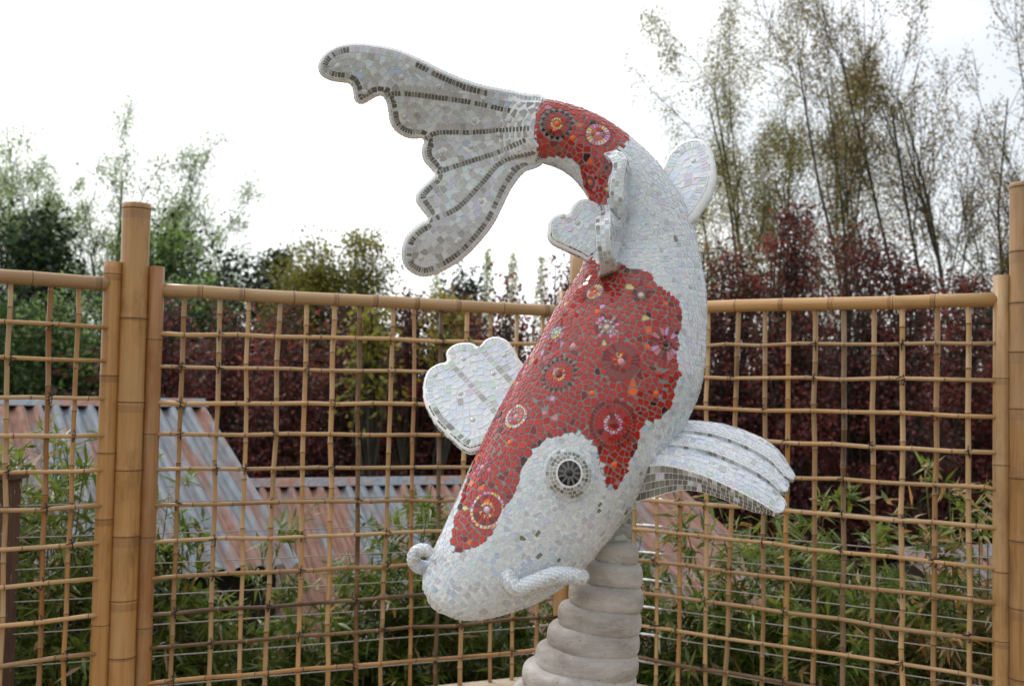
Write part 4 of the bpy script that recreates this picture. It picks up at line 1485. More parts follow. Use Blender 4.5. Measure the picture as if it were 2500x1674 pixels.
    def add2(x, y, mat, name, mind=None, s=1, d=None):
        p3 = (x, y, 0.0)
        if mind and hs.near(p3, mind): return False
        hs.add(p3)
        pos.append(front(x, y)); nn.append(nrm(x, y)); mats.append(mat); gaps.append(.0010); names.append(name)
        dirs.append(None if d is None else unit(mid(x + d[0], y + d[1]) - mid(x, y)))
        return True
    P_ = pitch * zpm; RW = rimw * zpm; H0 = ht0 * zpm
    R = resample(np.hstack([O, inn]), rimstep * zpm, True, .12, rg)
    for x, y, ix, iy in R:
        m = pick_dark(rg) if rim == 'dark' else (pick_pale(rg) if rim == 'pale' else rim(x, y, rg))
        X, Y = x + ix * (H0 + RW / 2), y + iy * (H0 + RW / 2)
        if np.min(np.hypot(O[:, 0] - X, O[:, 1] - Y)) > (H0 + RW / 2) * .78 and inside2(O, np.array([[X, Y]]))[0]: add2(X, Y, m, 'rim_tile', rimstep * zpm * .45, d=(-iy, ix))
    for x, y, ix, iy in R:
        X, Y = x + ix * (H0 - RW / 2), y + iy * (H0 - RW / 2)
        if np.min(np.hypot(O[:, 0] - X, O[:, 1] - Y)) > abs(H0 - RW / 2) * .7: add2(X, Y, None, '')
    for rb in ribs:
        C = open_spline(rb, 80)
        tn = np.gradient(C, axis=0); tn /= np.linalg.norm(tn, axis=1, keepdims=True)
        C4 = np.hstack([C, tn])
        for x, y, tx, ty in resample(C4, rimstep * zpm * .92, False, .1, rg):
            add2(x, y, (rib_pick or pick_dark)(rg), 'rib_tile', rimstep * zpm * .5, d=(tx, ty))
        for sgn in (-1, 1):
            for x, y, tx, ty in resample(C4, P_ * .95, False, .18, rg):
                add2(x - ty * sgn * RW * .95, y + tx * sgn * RW * .95, fillp(rg), 'white_tile', P_ * .58, d=(tx, ty))
    for x, y, ix, iy in resample(np.hstack([O, inn]), P_, True, .2, rg):
        q = H0 + RW * 1.0 + P_ * .42
        X, Y = x + ix * q, y + iy * q
        if np.min(np.hypot(O[:, 0] - X, O[:, 1] - Y)) > q * .8: add2(X, Y, fillp(rg), 'white_tile', P_ * .66, d=(-iy, ix))
    bead_px = []
    for bx, by in beads:
        add2(bx, by, None, '')
        bead_px.append((bx, by))
    for md, st in ((.8, 1.0), (.74, .55)):
        W_ = np.ptp(O[:, 0]) + np.ptp(O[:, 1])
        ang = math.radians(12 + 37 * (seed_ % 5))
        ca, sa = math.cos(ang), math.sin(ang)
        cand = []
        for v in np.arange(-W_ / 2, W_ / 2, P_ * st * .97):
            u = -W_ / 2 + rg.uniform(0, P_)
            while u < W_ / 2:
                vv = v + .35 * P_ * math.sin(u / 40.0)
                cand.append((O[:, 0].mean() + u * ca - vv * sa, O[:, 1].mean() + u * sa + vv * ca))
                u += P_ * st * rg.uniform(.78, 1.3)
        cand = np.array(cand); cand = cand[inside2(O, cand)]
        for X, Y in cand:
            if np.min((O[:, 0] - X) ** 2 + (O[:, 1] - Y) ** 2) < (H0 + RW) ** 2: continue
            add2(X, Y, fillp(rg), 'white_tile', P_ * md, d=(ca, sa))
    voronoi_tiles(ts, pos, nn, mats, gaps, names, pitch * .95, rg, tilt=.035, dirs=dirs)
    # reverse face, coarser
    bpos, bn = [], []
    bx_, by_ = np.meshgrid(np.arange(O[:, 0].min(), O[:, 0].max(), P_ * 1.25), np.arange(O[:, 1].min(), O[:, 1].max(), P_ * 1.25))
    bc = np.stack([bx_.ravel(), by_.ravel()], 1); bc = bc + rg.normal(0, .12, bc.shape) * P_; bc = bc[inside2(O, bc)]
    if 1:
        for X, Y in bc:
            if np.min(np.hypot(O[:, 0] - X, O[:, 1] - Y)) > H0 + P_ * .5:
                bpos.append(front(X, Y, -1)); bn.append(-nrm(X, Y))
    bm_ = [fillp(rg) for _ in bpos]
    for x, y, ix, iy in resample(np.hstack([O, inn]), P_ * .45, True):
        X, Y = x - ix * H0 * .2, y - iy * H0 * .2
        bpos.append(mid(x, y) - nrm(x, y) * hf(x, y) + (mid(X, Y) - mid(x, y))); bn.append(-nrm(x, y)); bm_.append(None)
    if bpos: voronoi_tiles(ts, bpos, bn, bm_, [.0012] * len(bpos), ['white_tile'] * len(bpos), pitch * .9, rg)
    ts.finish(o, limit or {'white_tile': 110, 'rim_tile': 60, 'rib_tile': 60})
    for bx, by in bead_px:
        bead('clear_bead', front(bx, by) + nrm(bx, by) * .001, nrm(bx, by), .0092, M['glass_bead'], o)
    return o

def sm(x, a, b):
    t = min(1, max(0, (x - a) / (b - a))); return t * t * (3 - 2 * t)

TAIL = [(1252, 234), (1190, 213), (1110, 196), (1060, 181), (1010, 160), (960, 135), (900, 112), (830, 101), (780, 104), (745, 122), (729, 148), (735, 172), (760, 185), (798, 191), (808, 205), (812, 230), (828, 238),
        (848, 228), (866, 219), (882, 227), (888, 250), (893, 280), (908, 302), (935, 316), (968, 319), (965, 345), (970, 368), (985, 385), (994, 401), (974, 420), (955, 440), (952, 460), (965, 480), (978, 500),
        (955, 515), (930, 540), (920, 570), (923, 602), (942, 623), (972, 632), (1012, 620), (1060, 590), (1100, 550), (1130, 510), (1150, 470), (1170, 430), (1198, 395), (1248, 362)]
def tail_dep(x, y):
    q = max(0.0, (1240 - x) / 510)
    return 3.425 - .10 * q + .05 * q * q + .022 * math.sin((y - 250) / 62.0) * min(1, q * 2.2) + .00018 * (y - 298) * min(1, q * 2)
def tail_puff(x, y):
    w = (y - 298) / 72.0
    e = math.sqrt(max(0.0, 1 - w * w))
    return max(0, (.068 * e - .0125)) * sm(x, 1130, 1236)
def tail_rim(x, y, rg):
    if y < 215 and 800 < x < 960 and y < 160: return pick_pale(rg)
    if x > 1120 and y < 240: return pick_pale(rg)
    if 905 < x < 960 and y > 505 and y < 600: return rg.choice(['green', 'dark2', 'lgrey', 'pearl', 'dark'])
    return pick_dark(rg)
C1 = lambda x, y: ((760 + x / 2.529) / ZK, (80 + y / 2.529) / ZK)
tb = [C1(*q) for q in [(560, 275), (335, 365), (785, 330), (1058, 410), (810, 450), (575, 515), (1005, 540), (1220, 545), (1275, 455), (1155, 632), (985, 705), (812, 738), (985, 845), (1180, 765), (742, 1015), (1048, 1045), (918, 1278), (680, 1385), (160, 215)]]
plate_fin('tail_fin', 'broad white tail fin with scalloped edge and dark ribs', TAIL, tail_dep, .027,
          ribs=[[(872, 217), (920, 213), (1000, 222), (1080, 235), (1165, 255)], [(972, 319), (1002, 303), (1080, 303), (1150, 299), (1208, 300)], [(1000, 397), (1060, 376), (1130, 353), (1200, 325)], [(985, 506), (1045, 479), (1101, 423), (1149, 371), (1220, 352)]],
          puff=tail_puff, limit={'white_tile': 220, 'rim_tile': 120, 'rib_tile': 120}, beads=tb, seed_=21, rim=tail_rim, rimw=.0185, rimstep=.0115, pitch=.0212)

LP = [(1150, 1000), (1090, 1035), (1062, 1032), (1030, 1005), (995, 970), (974, 930), (968, 890), (978, 852), (1000, 835), (1021, 828), (1022, 805), (1045, 788), (1078, 786), (1097, 794), (1112, 778), (1138, 772), (1165, 785), (1188, 822), (1215, 880)]
def lp_dep(x, y): return 3.32 + .0003 * (1100 - x) - .0011 * (y - 900)
C9 = lambda x, y: ((1020 + x / 4.75) / ZK, (800 + y / 4.75) / ZK)
plate_fin('pectoral_fin', 'left pectoral fin like a scalloped white fan behind the body', LP, lp_dep, .030,
          ribs=[[(1099, 800), (1130, 835), (1175, 884)], [(1031, 836), (1080, 888), (1140, 955)]],
          beads=[C9(*q) for q in [(210, 580), (540, 395), (505, 795), (1010, 355), (650, 1100), (885, 565)]], seed_=22, fillp=pick_white, rim=lambda x, y, r: r.choice(['dark2', 'grey', 'green']) if (y > 940 and x < 1075) else pick_pale(r), rib_pick=lambda r: r.choice(['green', 'dark2', 'lilac', 'grey', 'lgrey'], p=[.28, .04, .22, .16, .3]),
          side_pick=lambda x, y, r: pick_dark(r) if y > 925 else pick_pale(r))
PLV = [(1385, 480), (1352, 460), (1330, 458), (1312, 470), (1300, 489), (1275, 492), (1258, 505), (1253, 530), (1258, 555), (1290, 573), (1330, 591), (1352, 600), (1390, 560)]
C2z = lambda x, y: ((1260 + x / 3.0154) / ZK, (220 + y / 3.0154) / ZK)
plate_fin('pelvic_fin', 'small left pelvic fin with grey edge beside the dorsal fin', PLV, lambda x, y: 3.33 + .0004 * (1350 - x) + .0004 * (540 - y), .036, beads=[C2z(462, 992), (1290, 500)], seed_=23, fillp=pick_white, rim='pale',
          side_pick=lambda x, y, r: r.choice(['dark', 'grey', 'lgrey'], p=[.4, .3, .3]) if y > 545 else pick_pale(r))
PRV = [(1500, 420), (1517, 385), (1532, 355), (1560, 329), (1598, 320), (1622, 334), (1635, 370), (1637, 410), (1626, 450), (1606, 482), (1590, 505), (1560, 520), (1530, 480)]
plate_fin('pelvic_fin', 'small right pelvic fin shaped like a rounded ear', PRV, lambda x, y: 3.40 - .0009 * (x - 1560) - .0009 * (y - 420), .038, beads=[C2z(1322, 548), C2z(1195, 480)], seed_=24, fillp=pick_white, rim='pale', rimw=.024)

# ------------------------------------------------------------------ fins built as slabs (right pectoral, dorsal)
def slab_mesh(top, bot, na, nb):
    V = []; F = []
    for f in (top, bot):
        for i in range(na + 1):
            for j in range(nb + 1): V.append(f(i / na, j / nb))
    o_ = (na + 1) * (nb + 1); w = nb + 1
    for i in range(na):
        for j in range(nb):
            F.append((i * w + j, (i + 1) * w + j, (i + 1) * w + j + 1, i * w + j + 1))
            F.append((o_ + i * w + j, o_ + i * w + j + 1, o_ + (i + 1) * w + j + 1, o_ + (i + 1) * w + j))
    for i in range(na):
        for j in (0, nb): F.append((i * w + j, (i + 1) * w + j, o_ + (i + 1) * w + j, o_ + i * w + j) if j else (i * w + j, o_ + i * w + j, o_ + (i + 1) * w + j, (i + 1) * w + j))
    for j in range(nb):
        for i in (0, na): F.append((i * w + j, o_ + i * w + j, o_ + i * w + j + 1, i * w + j + 1))
    return V, F

def strip_tiles(ts, f, u0, u1, nu, v0, v1, nv, pick, gap, outref, name='rim_tile', rg=rg, jit=.25):
    """explicit quads over a patch f(u,v); outref gives a point on the inner side"""
    for j in range(nv):
        cuts = np.linspace(u0, u1, nu + 1)
        cuts[1:-1] += rg.uniform(-jit, jit, nu - 1) * (u1 - u0) / nu
        for i in range(nu):
            ua, ub = cuts[i], cuts[i + 1]; va, vb = v0 + (v1 - v0) * j / nv, v0 + (v1 - v0) * (j + 1) / nv
            q = np.array([f(ua, va), f(ub, va), f(ub, vb), f(ua, vb)])
            c = q.mean(0); l = np.linalg.norm(q - c, axis=1, keepdims=True)
            q = c + (q - c) * np.maximum(.2, 1 - gap * 1.3 / np.maximum(l, 1e-6))
            n = unit(np.cross(q[2] - q[0], q[3] - q[1]))
            if n @ (c - outref(ua, va)) < 0: n = -n; q = q[::-1]
            a = .5 * np.linalg.norm(np.cross(q[2] - q[0], q[3] - q[1]))
            if a < 1.2e-5: continue
            ts.add(q, n, pick(rg, j), .0016, name)

def face_tiles(ts, f, bot, pitch, pick, rg, keep=None, rows=(), name='white_tile', margin=.02, beads=()):
    pos, nn, mats, gaps, names, dirs = [], [], [], [], [], []
    hs = Hash(.012)
    def nrm(a, b):
        e = .01
        n = unit(np.cross(f(min(1, a + e), b) - f(max(0, a - e), b), f(a, min(1, b + e)) - f(a, max(0, b - e))))
        return n if n @ (f(a, b) - bot(a, b)) > 0 else -n
    def add(a, b, m, nm, mind=None):
        p = f(a, b)
        if mind and hs.near(p, mind): return
        hs.add(p); pos.append(p); nn.append(nrm(a, b)); mats.append(m); gaps.append(.0011); names.append(nm); dirs.append(unit(f(a, min(1, b + .03)) - f(a, max(0, b - .03))))
    # ghosts just outside the border
    for k in range(90):
        q = k / 89
        for a, b, a2, b2 in ((q, 0, q, .02), (q, 1, q, .98), (0, q, .02, q), (1, q, .98, q)):
            p = f(a, b); o_ = unit(p - f(a2, b2)) * pitch * .45
            pos.append(p + o_); nn.append(nrm(a, b)); mats.append(None); gaps.append(0); names.append(''); dirs.append(None)
    for bv, m, stp, wd in rows:
        P = np.array([f(a, bv(a) if callable(bv) else bv) for a in np.linspace(.03, .97, 120)])
        L = np.linalg.norm(np.diff(P, axis=0), axis=1).sum(); n = int(L / stp)
        for k in range(n):
            a = .03 + .94 * (k + .5) / n
            add(a, bv(a) if callable(bv) else bv, m(rg), 'rib_tile', stp * .5)
        for s in (-1, 1):
            n2 = int(L / (pitch * .95))
            for k in range(n2):
                a = .03 + .94 * (k + .5) / n2
                b0 = bv(a) if callable(bv) else bv
                db = np.linalg.norm(f(a, min(1, b0 + .02)) - f(a, max(0, b0 - .02))) / .04
                b1 = b0 + s * wd / max(db, 1e-4)
                if 0 < b1 < 1: add(a, b1, pick(rg), name, pitch * .6)
    for a, b in beads: add(a, b, None, '')
    for md, st in ((.8, 1.0), (.78, .55)):
        for ai in np.arange(.02, 1, st * pitch / max(.1, np.linalg.norm(f(1, .5) - f(0, .5)))):
            wid = np.linalg.norm(f(ai, 1) - f(ai, 0))
            n = max(1, int(wid / (pitch * st * .8)))
            for k in range(n):
                a = np.clip(ai + rg.normal(0, .003), .012, .988); b = np.clip((k + rg.uniform(.3, .7)) / n, .02, .98)
                add(a, b, pick(rg), name, pitch * md)
    voronoi_tiles(ts, pos, nn, mats, gaps, names, pitch * .95, rg, tilt=.03, dirs=dirs)

def curve_fn(pts):
    pts = np.array(pts, float)
    C = open_spline(pts, 200)
    def g(a):
        u = np.clip(a, 0, 1) * 199; i = min(int(u), 198); t = u - i
        return C[i] * (1 - t) + C[i + 1] * t
    return g

# right pectoral: a from root to tip, b from front edge to back edge
pf = curve_fn([(1425, 1082, 3.15), (1500, 1064, 3.09), (1580, 1080, 3.04), (1660, 1112, 3.01), (1735, 1150, 2.995), (1790, 1184, 3.0)])
pb_ = curve_fn([(1450, 1010, 3.26), (1545, 966, 3.29), (1630, 966, 3.31), (1710, 987, 3.31), (1775, 1024, 3.29), (1823, 1090, 3.26)])
pth = curve_fn([(.100,), (.097,), (.060,), (.046,), (.040,), (.022,)])
LOB = [(0, .32), (.31, .63), (.62, 1.0)]
RAISE = [.004, .015, .015]
def lobe_fns(k):
    l, h = LOB[k]
    def top(a, b):
        q = 2 * b - 1
        a2 = a * ([1.0, .99, 1.0][k] - [.07, .06, .075][k] * abs(q) ** 4.5)
        bb = l + (h - l) * b
        F0, B0 = pf(a2), pb_(a2)
        p_ = PZ(F0[0] + (B0[0] - F0[0]) * bb, F0[1] + (B0[1] - F0[1]) * bb, F0[2] + (B0[2] - F0[2]) * bb)
        return p_ + CU * ((RAISE[k] * (1 - b) + .010 * (1 - q * q)) * min(1, a2 * 1.6 + .25) * (1 - .3 * sm(a2, .75, 1)) + .016 * math.sin(math.pi * bb))
    def bot(a, b):
        bb = l + (h - l) * b
        t = (pth(a)[0] * (1 - .55 * bb) + .012 * k * 0) * (1 - .3 * sm(a, .8, 1.0))
        return top(a, b) - CU * t + CF * .012 * (1 - bb)
    return top, bot
lob = [lobe_fns(k) for k in range(3)]
V = []; F = []
for top, bot in lob:
    v, f = slab_mesh(top, bot, 40, 14); b0 = len(V); V += v; F += [tuple(b0 + i for i in q) for q in f]
pect = build('pectoral_fin', V, F, M['grout_w'], parent=koi, smooth=False)
bm = bmesh.new(); bm.from_mesh(pect.data); bmesh.ops.recalc_face_normals(bm, faces=bm.faces); bm.to_mesh(pect.data); bm.free()
pect['label'] = 'right pectoral fin of three long lobes with a dark tiled front edge'
rg5 = np.random.default_rng(55)
pt = Tiles()
band = lambda r: r.choice(['lgrey', 'green', 'lilac', 'dark2', 'pearl', 'grey'], p=[.25, .17, .13, .15, .2, .1])
for k, (top, bot) in enumerate(lob):
    face_tiles(pt, top, bot, .0232, pick_white, rg5, rows=[(.10, pick_pale if k == 0 else pick_white, .018, .02)])
    def fr(u, v, top=top, bot=bot): return top(u, 0) * (1 - v) + bot(u, 0) * v
    def tp(u, v, top=top, bot=bot): return top(1, u) * (1 - v) + bot(1, u) * v
    def bk(u, v, top=top, bot=bot): return top(u, 1) * (1 - v) + bot(u, 1) * v
    ins = lambda u, v, top=top: top(u, .4)
    if k == 0:
        strip_tiles(pt, fr, .01, .99, 34, .02, .98, 4, lambda r, j: pick_dark(r) if j else r.choice(['dark', 'dark2', 'grey', 'lgrey', 'green', 'pinkish'], p=[.3, .25, .15, .12, .1, .08]), .0011, ins, rg=rg5)
    else:
        strip_tiles(pt, fr, .01, .99, 38, .01, .42, 1, lambda r, j: band(r), .0010, ins, name='rib_tile', rg=rg5)
    strip_tiles(pt, tp, .01, .99, 13, .03, .97, 2, lambda r, j: r.choice(['dark', 'dark2', 'grey', 'lgrey'], p=[.3, .3, .2, .2]), .001, lambda u, v, top=top: top(.9, u), rg=rg5)
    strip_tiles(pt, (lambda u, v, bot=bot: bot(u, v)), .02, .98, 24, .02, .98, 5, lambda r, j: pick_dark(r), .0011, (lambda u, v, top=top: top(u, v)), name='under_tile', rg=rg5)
    if k == 2: strip_tiles(pt, bk, .02, .98, 28, .03, .97, 2, lambda r, j: pick_pale(r), .0011, (lambda u, v, top=top: top(u, .8)), rg=rg5)
    for a, b in ((.22, .55), (.50, .5), (.74, .55), (.92, .5)):
        n = unit(top(a, b) - bot(a, b)); bead('clear_bead', top(a, b) + n * .0008, unit(n * .7 - CF * .5), .0092, M['glass_bead'], pect)
pt.finish(pect, {'white_tile': 170, 'rim_tile': 180, 'rib_tile': 80})

# dorsal: two overlapping lobes standing up from the back
def dorsal_lobe(base, outer, left, d_out, sd_):
    rgd = np.random.default_rng(sd_)
    B = []
    for x, y in base:
        t, th = lookup(x, y); p = body_pt(t, th)[0]
        B.append(p - unit(CAM - p) * -.0 + CF * .03)
    B = curve_fn(B)
    O_ = curve_fn([PZ(x, y, d) for (x, y), d in zip(outer, d_out)])
    L_ = curve_fn([PZ(x, y, d + .012) for (x, y), d in zip(left, d_out)])
    def face(a, b):
        b = b * (1 - .30 * abs(2 * a - 1) ** 5)
        p = B(a) * (1 - b) + O_(a) * b
        return p + CR * .010 * math.sin(math.pi * b) * math.sin(3.0 * a * math.pi) - CR * .012 * math.sin(math.pi * b)
    def lface(a, b):
        off = L_(a) - O_(a)
        return face(a, b) + off * (1.0)
    return face, lface
dl = [dorsal_lobe([(1428, 352), (1448, 392), (1450, 440), (1446, 485), (1440, 520)], [(1412, 338), (1432, 362), (1428, 400), (1424, 440), (1422, 482)], [(1384, 346), (1402, 374), (1399, 405), (1395, 440), (1393, 482)], [3.22, 3.185, 3.165, 3.15, 3.14], 1),
      dorsal_lobe([(1447, 480), (1444, 520), (1436, 560), (1424, 600), (1415, 622)], [(1384, 478), (1394, 510), (1395, 550), (1401, 585), (1414, 612)], [(1356, 488), (1361, 515), (1364, 550), (1369, 590), (1376, 628)], [3.135, 3.095, 3.075, 3.075, 3.10], 2)]
V = []; F = []
for fa, lf in dl:
    v, f = slab_mesh(fa, lf, 26, 12); b0 = len(V); V += v; F += [tuple(b0 + i for i in q) for q in f]
dors = build('dorsal_fin', V, F, M['grout_w'], parent=koi)
bm = bmesh.new(); bm.from_mesh(dors.data); bmesh.ops.recalc_face_normals(bm, faces=bm.faces); bm.to_mesh(dors.data); bm.free()
dors['label'] = 'wavy white dorsal fin of two overlapping lobes seen edge on'
dt = Tiles(); rg6 = np.random.default_rng(66)
for fa, lf in dl:
    face_tiles(dt, fa, lf, .020, pick_white, rg6)
    face_tiles(dt, lf, fa, .020, pick_white, rg6)
    def edge(u, v, fa=fa, lf=lf):
        p = fa(u, 1) * (1 - v) + lf(u, 1) * v
        return p
    strip_tiles(dt, edge, .01, .99, 15, .02, .98, 3, lambda r, j: r.choice(['grey', 'dark2', 'lgrey', 'green', 'pearl', 'white'], p=[.12, .06, .36, .08, .22, .16]), .0011, lambda u, v, fa=fa: fa(u, .6), rg=rg6)
    for ue in (0, 1):
        strip_tiles(dt, (lambda u, v, fa=fa, lf=lf, ue=ue: fa(ue, u) * (1 - v) + lf(ue, u) * v), .3, .99, 8, .02, .98, 3, lambda r, j: r.choice(['grey', 'white', 'lgrey', 'pearl']), .0011, lambda u, v, fa=fa, lf=lf: (fa(.5, u) + lf(.5, u)) / 2, rg=rg6)
dt.finish(dors, {'white_tile': 90, 'rim_tile': 110})
for k, (a, b) in enumerate(((.3, .5), (.75, .45))):
    for fa, lf in dl:
        n = unit(fa(a, b) - lf(a, b)); bead('clear_bead', fa(a, b) + n * .001, n, .008, M['glass_bead'], dors)

# ------------------------------------------------------------------ barbels
def barbel(path, rads, label, sd_):
    rgb = np.random.default_rng(sd_)
    C = np.array([PZ(x, y, d) for x, y, d in open_spline(path, 90)])
    r = np.interp(np.linspace(0, 1, 90), np.linspace(0, 1, len(rads)), rads) * ZK / FPX * 3.0
    # rounded tip
    ext = np.linspace(0, 1, 8)[1:]
    d = unit(C[-1] - C[-3]); re = r[-1]
    C = np.vstack([C, [C[-1] + d * re * .75 * math.sin(e * math.pi / 2) for e in ext]]); r = np.concatenate([r, [re * max(.02, math.cos(e * math.pi / 2)) for e in ext]])
    sg = np.linalg.norm(np.diff(C, axis=0), axis=1); cu = np.concatenate([[0], np.cumsum(sg)])
    tan = unit(np.gradient(C, axis=0))
    e1 = np.zeros_like(C); e1[0] = unit(np.cross(tan[0], CF))
    for i in range(1, len(C)): e1[i] = unit(e1[i - 1] - tan[i] * (e1[i - 1] @ tan[i]))
    e2 = np.cross(tan, e1)
    def pt(s, a):
        i = min(max(np.searchsorted(cu, s) - 1, 0), len(C) - 2); t = (s - cu[i]) / max(cu[i + 1] - cu[i], 1e-9)
        L = lambda A: A[i] * (1 - t) + A[i + 1] * t
        return L(C) + L(r) * (L(e1) * math.cos(a) + L(e2) * math.sin(a))
    def ctr_(s): return np.array([np.interp(s, cu, C[:, k]) for k in range(3)])
    na = 20; V = []; F = []
    ss = np.linspace(0, cu[-1], 60)
    for s in ss:
        for k in range(na): V.append(pt(s, 2 * math.pi * k / na))
    for i in range(len(ss) - 1):
        for k in range(na):
            k2 = (k + 1) % na
            F.append((i * na + k, i * na + k2, (i + 1) * na + k2, (i + 1) * na + k))
    F.append(tuple((len(ss) - 1) * na + k for k in range(na)))
    o = build('barbel', V, F, M['grout_w'], parent=koi, smooth=True)
    o['label'] = label
    ts = Tiles()
    s = .004; row = 0
    while s < cu[-1] - .004:
        h = .0092
        rr = np.interp(s, cu, r); n = max(7, int(2 * math.pi * rr / .0098))
        for k in range(n):
            a0 = (k + .5 * (row % 2)) * 2 * math.pi / n; a1 = a0 + 2 * math.pi / n
            g = .0007 / max(rr, .004)
            sk = .35 * (a1 - a0)
            q = np.array([pt(s + .0006, a0 + g), pt(s + .0006, a1 - g), pt(min(s + h - .0006, cu[-1]), a1 - g + sk), pt(min(s + h - .0006, cu[-1]), a0 + g + sk)])
            c = q.mean(0); nn = unit(np.cross(q[2] - q[0], q[3] - q[1]))
            if nn @ (c - ctr_(s)) < 0: nn = -nn; q = q[::-1]
            ts.add(q, nn, rgb.choice(['white', 'pearl', 'lgrey', 'blue'], p=[.45, .3, .2, .05]), .0018, 'scale_tile')
        s += h; row += 1
    ts.finish(o, {'scale_tile': 120})
barbel([(1158, 1292, 3.02), (1164, 1322, 2.965), (1184, 1344, 2.945), (1222, 1331, 2.945), (1270, 1316, 2.955), (1320, 1318, 2.97), (1335, 1319, 2.975)], [16, 18, 18, 18, 20, 18, 15], 'right barbel reaching back towards the pedestal', 5)
barbel([(1010, 1298, 3.09), (978, 1299, 3.06), (953, 1292, 3.04), (946, 1274, 3.025), (955, 1259, 3.02), (972, 1256, 3.015), (982, 1261, 3.01)], [16, 16, 15, 15, 14, 13, 11], 'left barbel curling upward beside the snout', 6)
# ------------------------------------------------------------------ foliage
def leaf_mat(name, a, b_, trans=0.35, rough=0.5, scale=3.0):
    m = bpy.data.materials.new(name); m.use_nodes = True
    n = m.node_tree; b = n.nodes['Principled BSDF']; out = n.nodes['Material Output']
    c = coords(n, (scale,) * 3)
    z = node(n, 'ShaderNodeTexNoise', Scale=1.0, Detail=5.0, Roughness=0.7)
    n.links.new(c.outputs[0], z.inputs['Vector'])
    r = ramp(n, [(0.32, a), (0.68, b_)])
    n.links.new(z.outputs['Fac'], r.inputs['Fac'])
    n.links.new(r.outputs['Color'], b.inputs['Base Color'])
    b.inputs['Roughness'].default_value = rough
    t = n.nodes.new('ShaderNodeBsdfTranslucent')
    br = mix(n, 1.0, r.outputs['Color'], (1.5, 1.5, 1.2), 'MULTIPLY')
    n.links.new(br, t.inputs['Color'])
    ms = n.nodes.new('ShaderNodeMixShader'); ms.inputs[0].default_value = trans
    n.links.new(b.outputs[0], ms.inputs[1]); n.links.new(t.outputs[0], ms.inputs[2]); n.links.new(ms.outputs[0], out.inputs['Surface'])
    return m
LM = {
    'bam1': leaf_mat('bamboo_leaf_green', (0.052, 0.092, 0.014), (0.125, 0.180, 0.030), .4, .34),
    'bam2': leaf_mat('bamboo_leaf_yellow_green', (0.12, 0.175, 0.03), (0.25, 0.28, 0.055), .35, .4),
    'bam3': leaf_mat('bamboo_leaf_dry', (0.28, 0.17, 0.08), (0.45, 0.33, 0.19), .25, .6),
    'bam4': leaf_mat('bamboo_leaf_orange', (0.35, 0.15, 0.03), (0.45, 0.24, 0.06), .3, .6),
    'plum1': leaf_mat('plum_leaf_dark', (0.058, 0.021, 0.024), (0.125, 0.039, 0.041), .35, .5),
    'plum2': leaf_mat('plum_leaf_red', (0.15, 0.039, 0.036), (0.30, 0.078, 0.064), .45, .5),
    'plum3': leaf_mat('plum_leaf_brown', (0.055, 0.032, 0.022), (0.11, 0.058, 0.034), .3, .5),
    'yel1': leaf_mat('yellow_green_leaf', (0.15, 0.155, 0.02), (0.30, 0.27, 0.04), .45),
    'yel2': leaf_mat('olive_leaf', (0.075, 0.085, 0.016), (0.155, 0.155, 0.032), .45),
    'grn1': leaf_mat('mid_green_leaf', (0.028, 0.062, 0.016), (0.065, 0.12, 0.030), .35),
    'grn2': leaf_mat('fresh_green_leaf', (0.115, 0.19, 0.055), (0.21, 0.30, 0.10), .55),
    'wil': leaf_mat('willow_leaf_pale', (0.17, 0.24, 0.10), (0.29, 0.37, 0.17), .6),
    'drk1': leaf_mat('dark_evergreen_leaf', (0.008, 0.018, 0.009), (0.022, 0.040, 0.017), .2),
    'bir1': leaf_mat('birch_leaf_olive', (0.17, 0.17, 0.045), (0.31, 0.285, 0.085), .55),
    'bir2': leaf_mat('bud_brown', (0.15, 0.095, 0.035), (0.28, 0.18, 0.06), .5),
    'pop': leaf_mat('pale_poplar_leaf', (0.30, 0.33, 0.18), (0.42, 0.44, 0.27), .6),
}
BK = {'dark': plain('dark_bark', (0.050, 0.046, 0.030), .9, var=.35, scale=5), 'mossy': plain('mossy_bark', (0.060, 0.058, 0.030), .9, var=.35, scale=6), 'pale': plain('pale_bark', (0.16, 0.14, 0.11), .9, var=.4, scale=6),
      'culm': plain('green_culm', (0.10, 0.12, 0.03), .5, var=.3, scale=4), 'twig': plain('thin_twig', (0.10, 0.065, 0.035), .8, var=.3)}

def tubes_np(P0, P1, R0, R1, sides=5):
    P0 = np.asarray(P0); P1 = np.asarray(P1); R0 = np.asarray(R0); R1 = np.asarray(R1)
    d = unit(P1 - P0)
    ref = np.where(np.abs(d[:, 2:3]) < .9, np.array([[0, 0, 1.0]]), np.array([[1.0, 0, 0]]))
    a = unit(np.cross(d, ref)); b = np.cross(d, a)
    an = 2 * np.pi * np.arange(sides) / sides
    ring = a[:, None, :] * np.cos(an)[None, :, None] + b[:, None, :] * np.sin(an)[None, :, None]
    V = np.concatenate([P0[:, None] + ring * R0[:, None, None], P1[:, None] + ring * R1[:, None, None]], 1)
    n = len(P0)
    k = np.arange(sides); k2 = (k + 1) % sides
    f = np.stack([k, k2, sides + k2, sides + k], 1)
    F = (np.arange(n) * 2 * sides)[:, None, None] + f[None]
    return V.reshape(-1, 3), F.reshape(-1, 4)

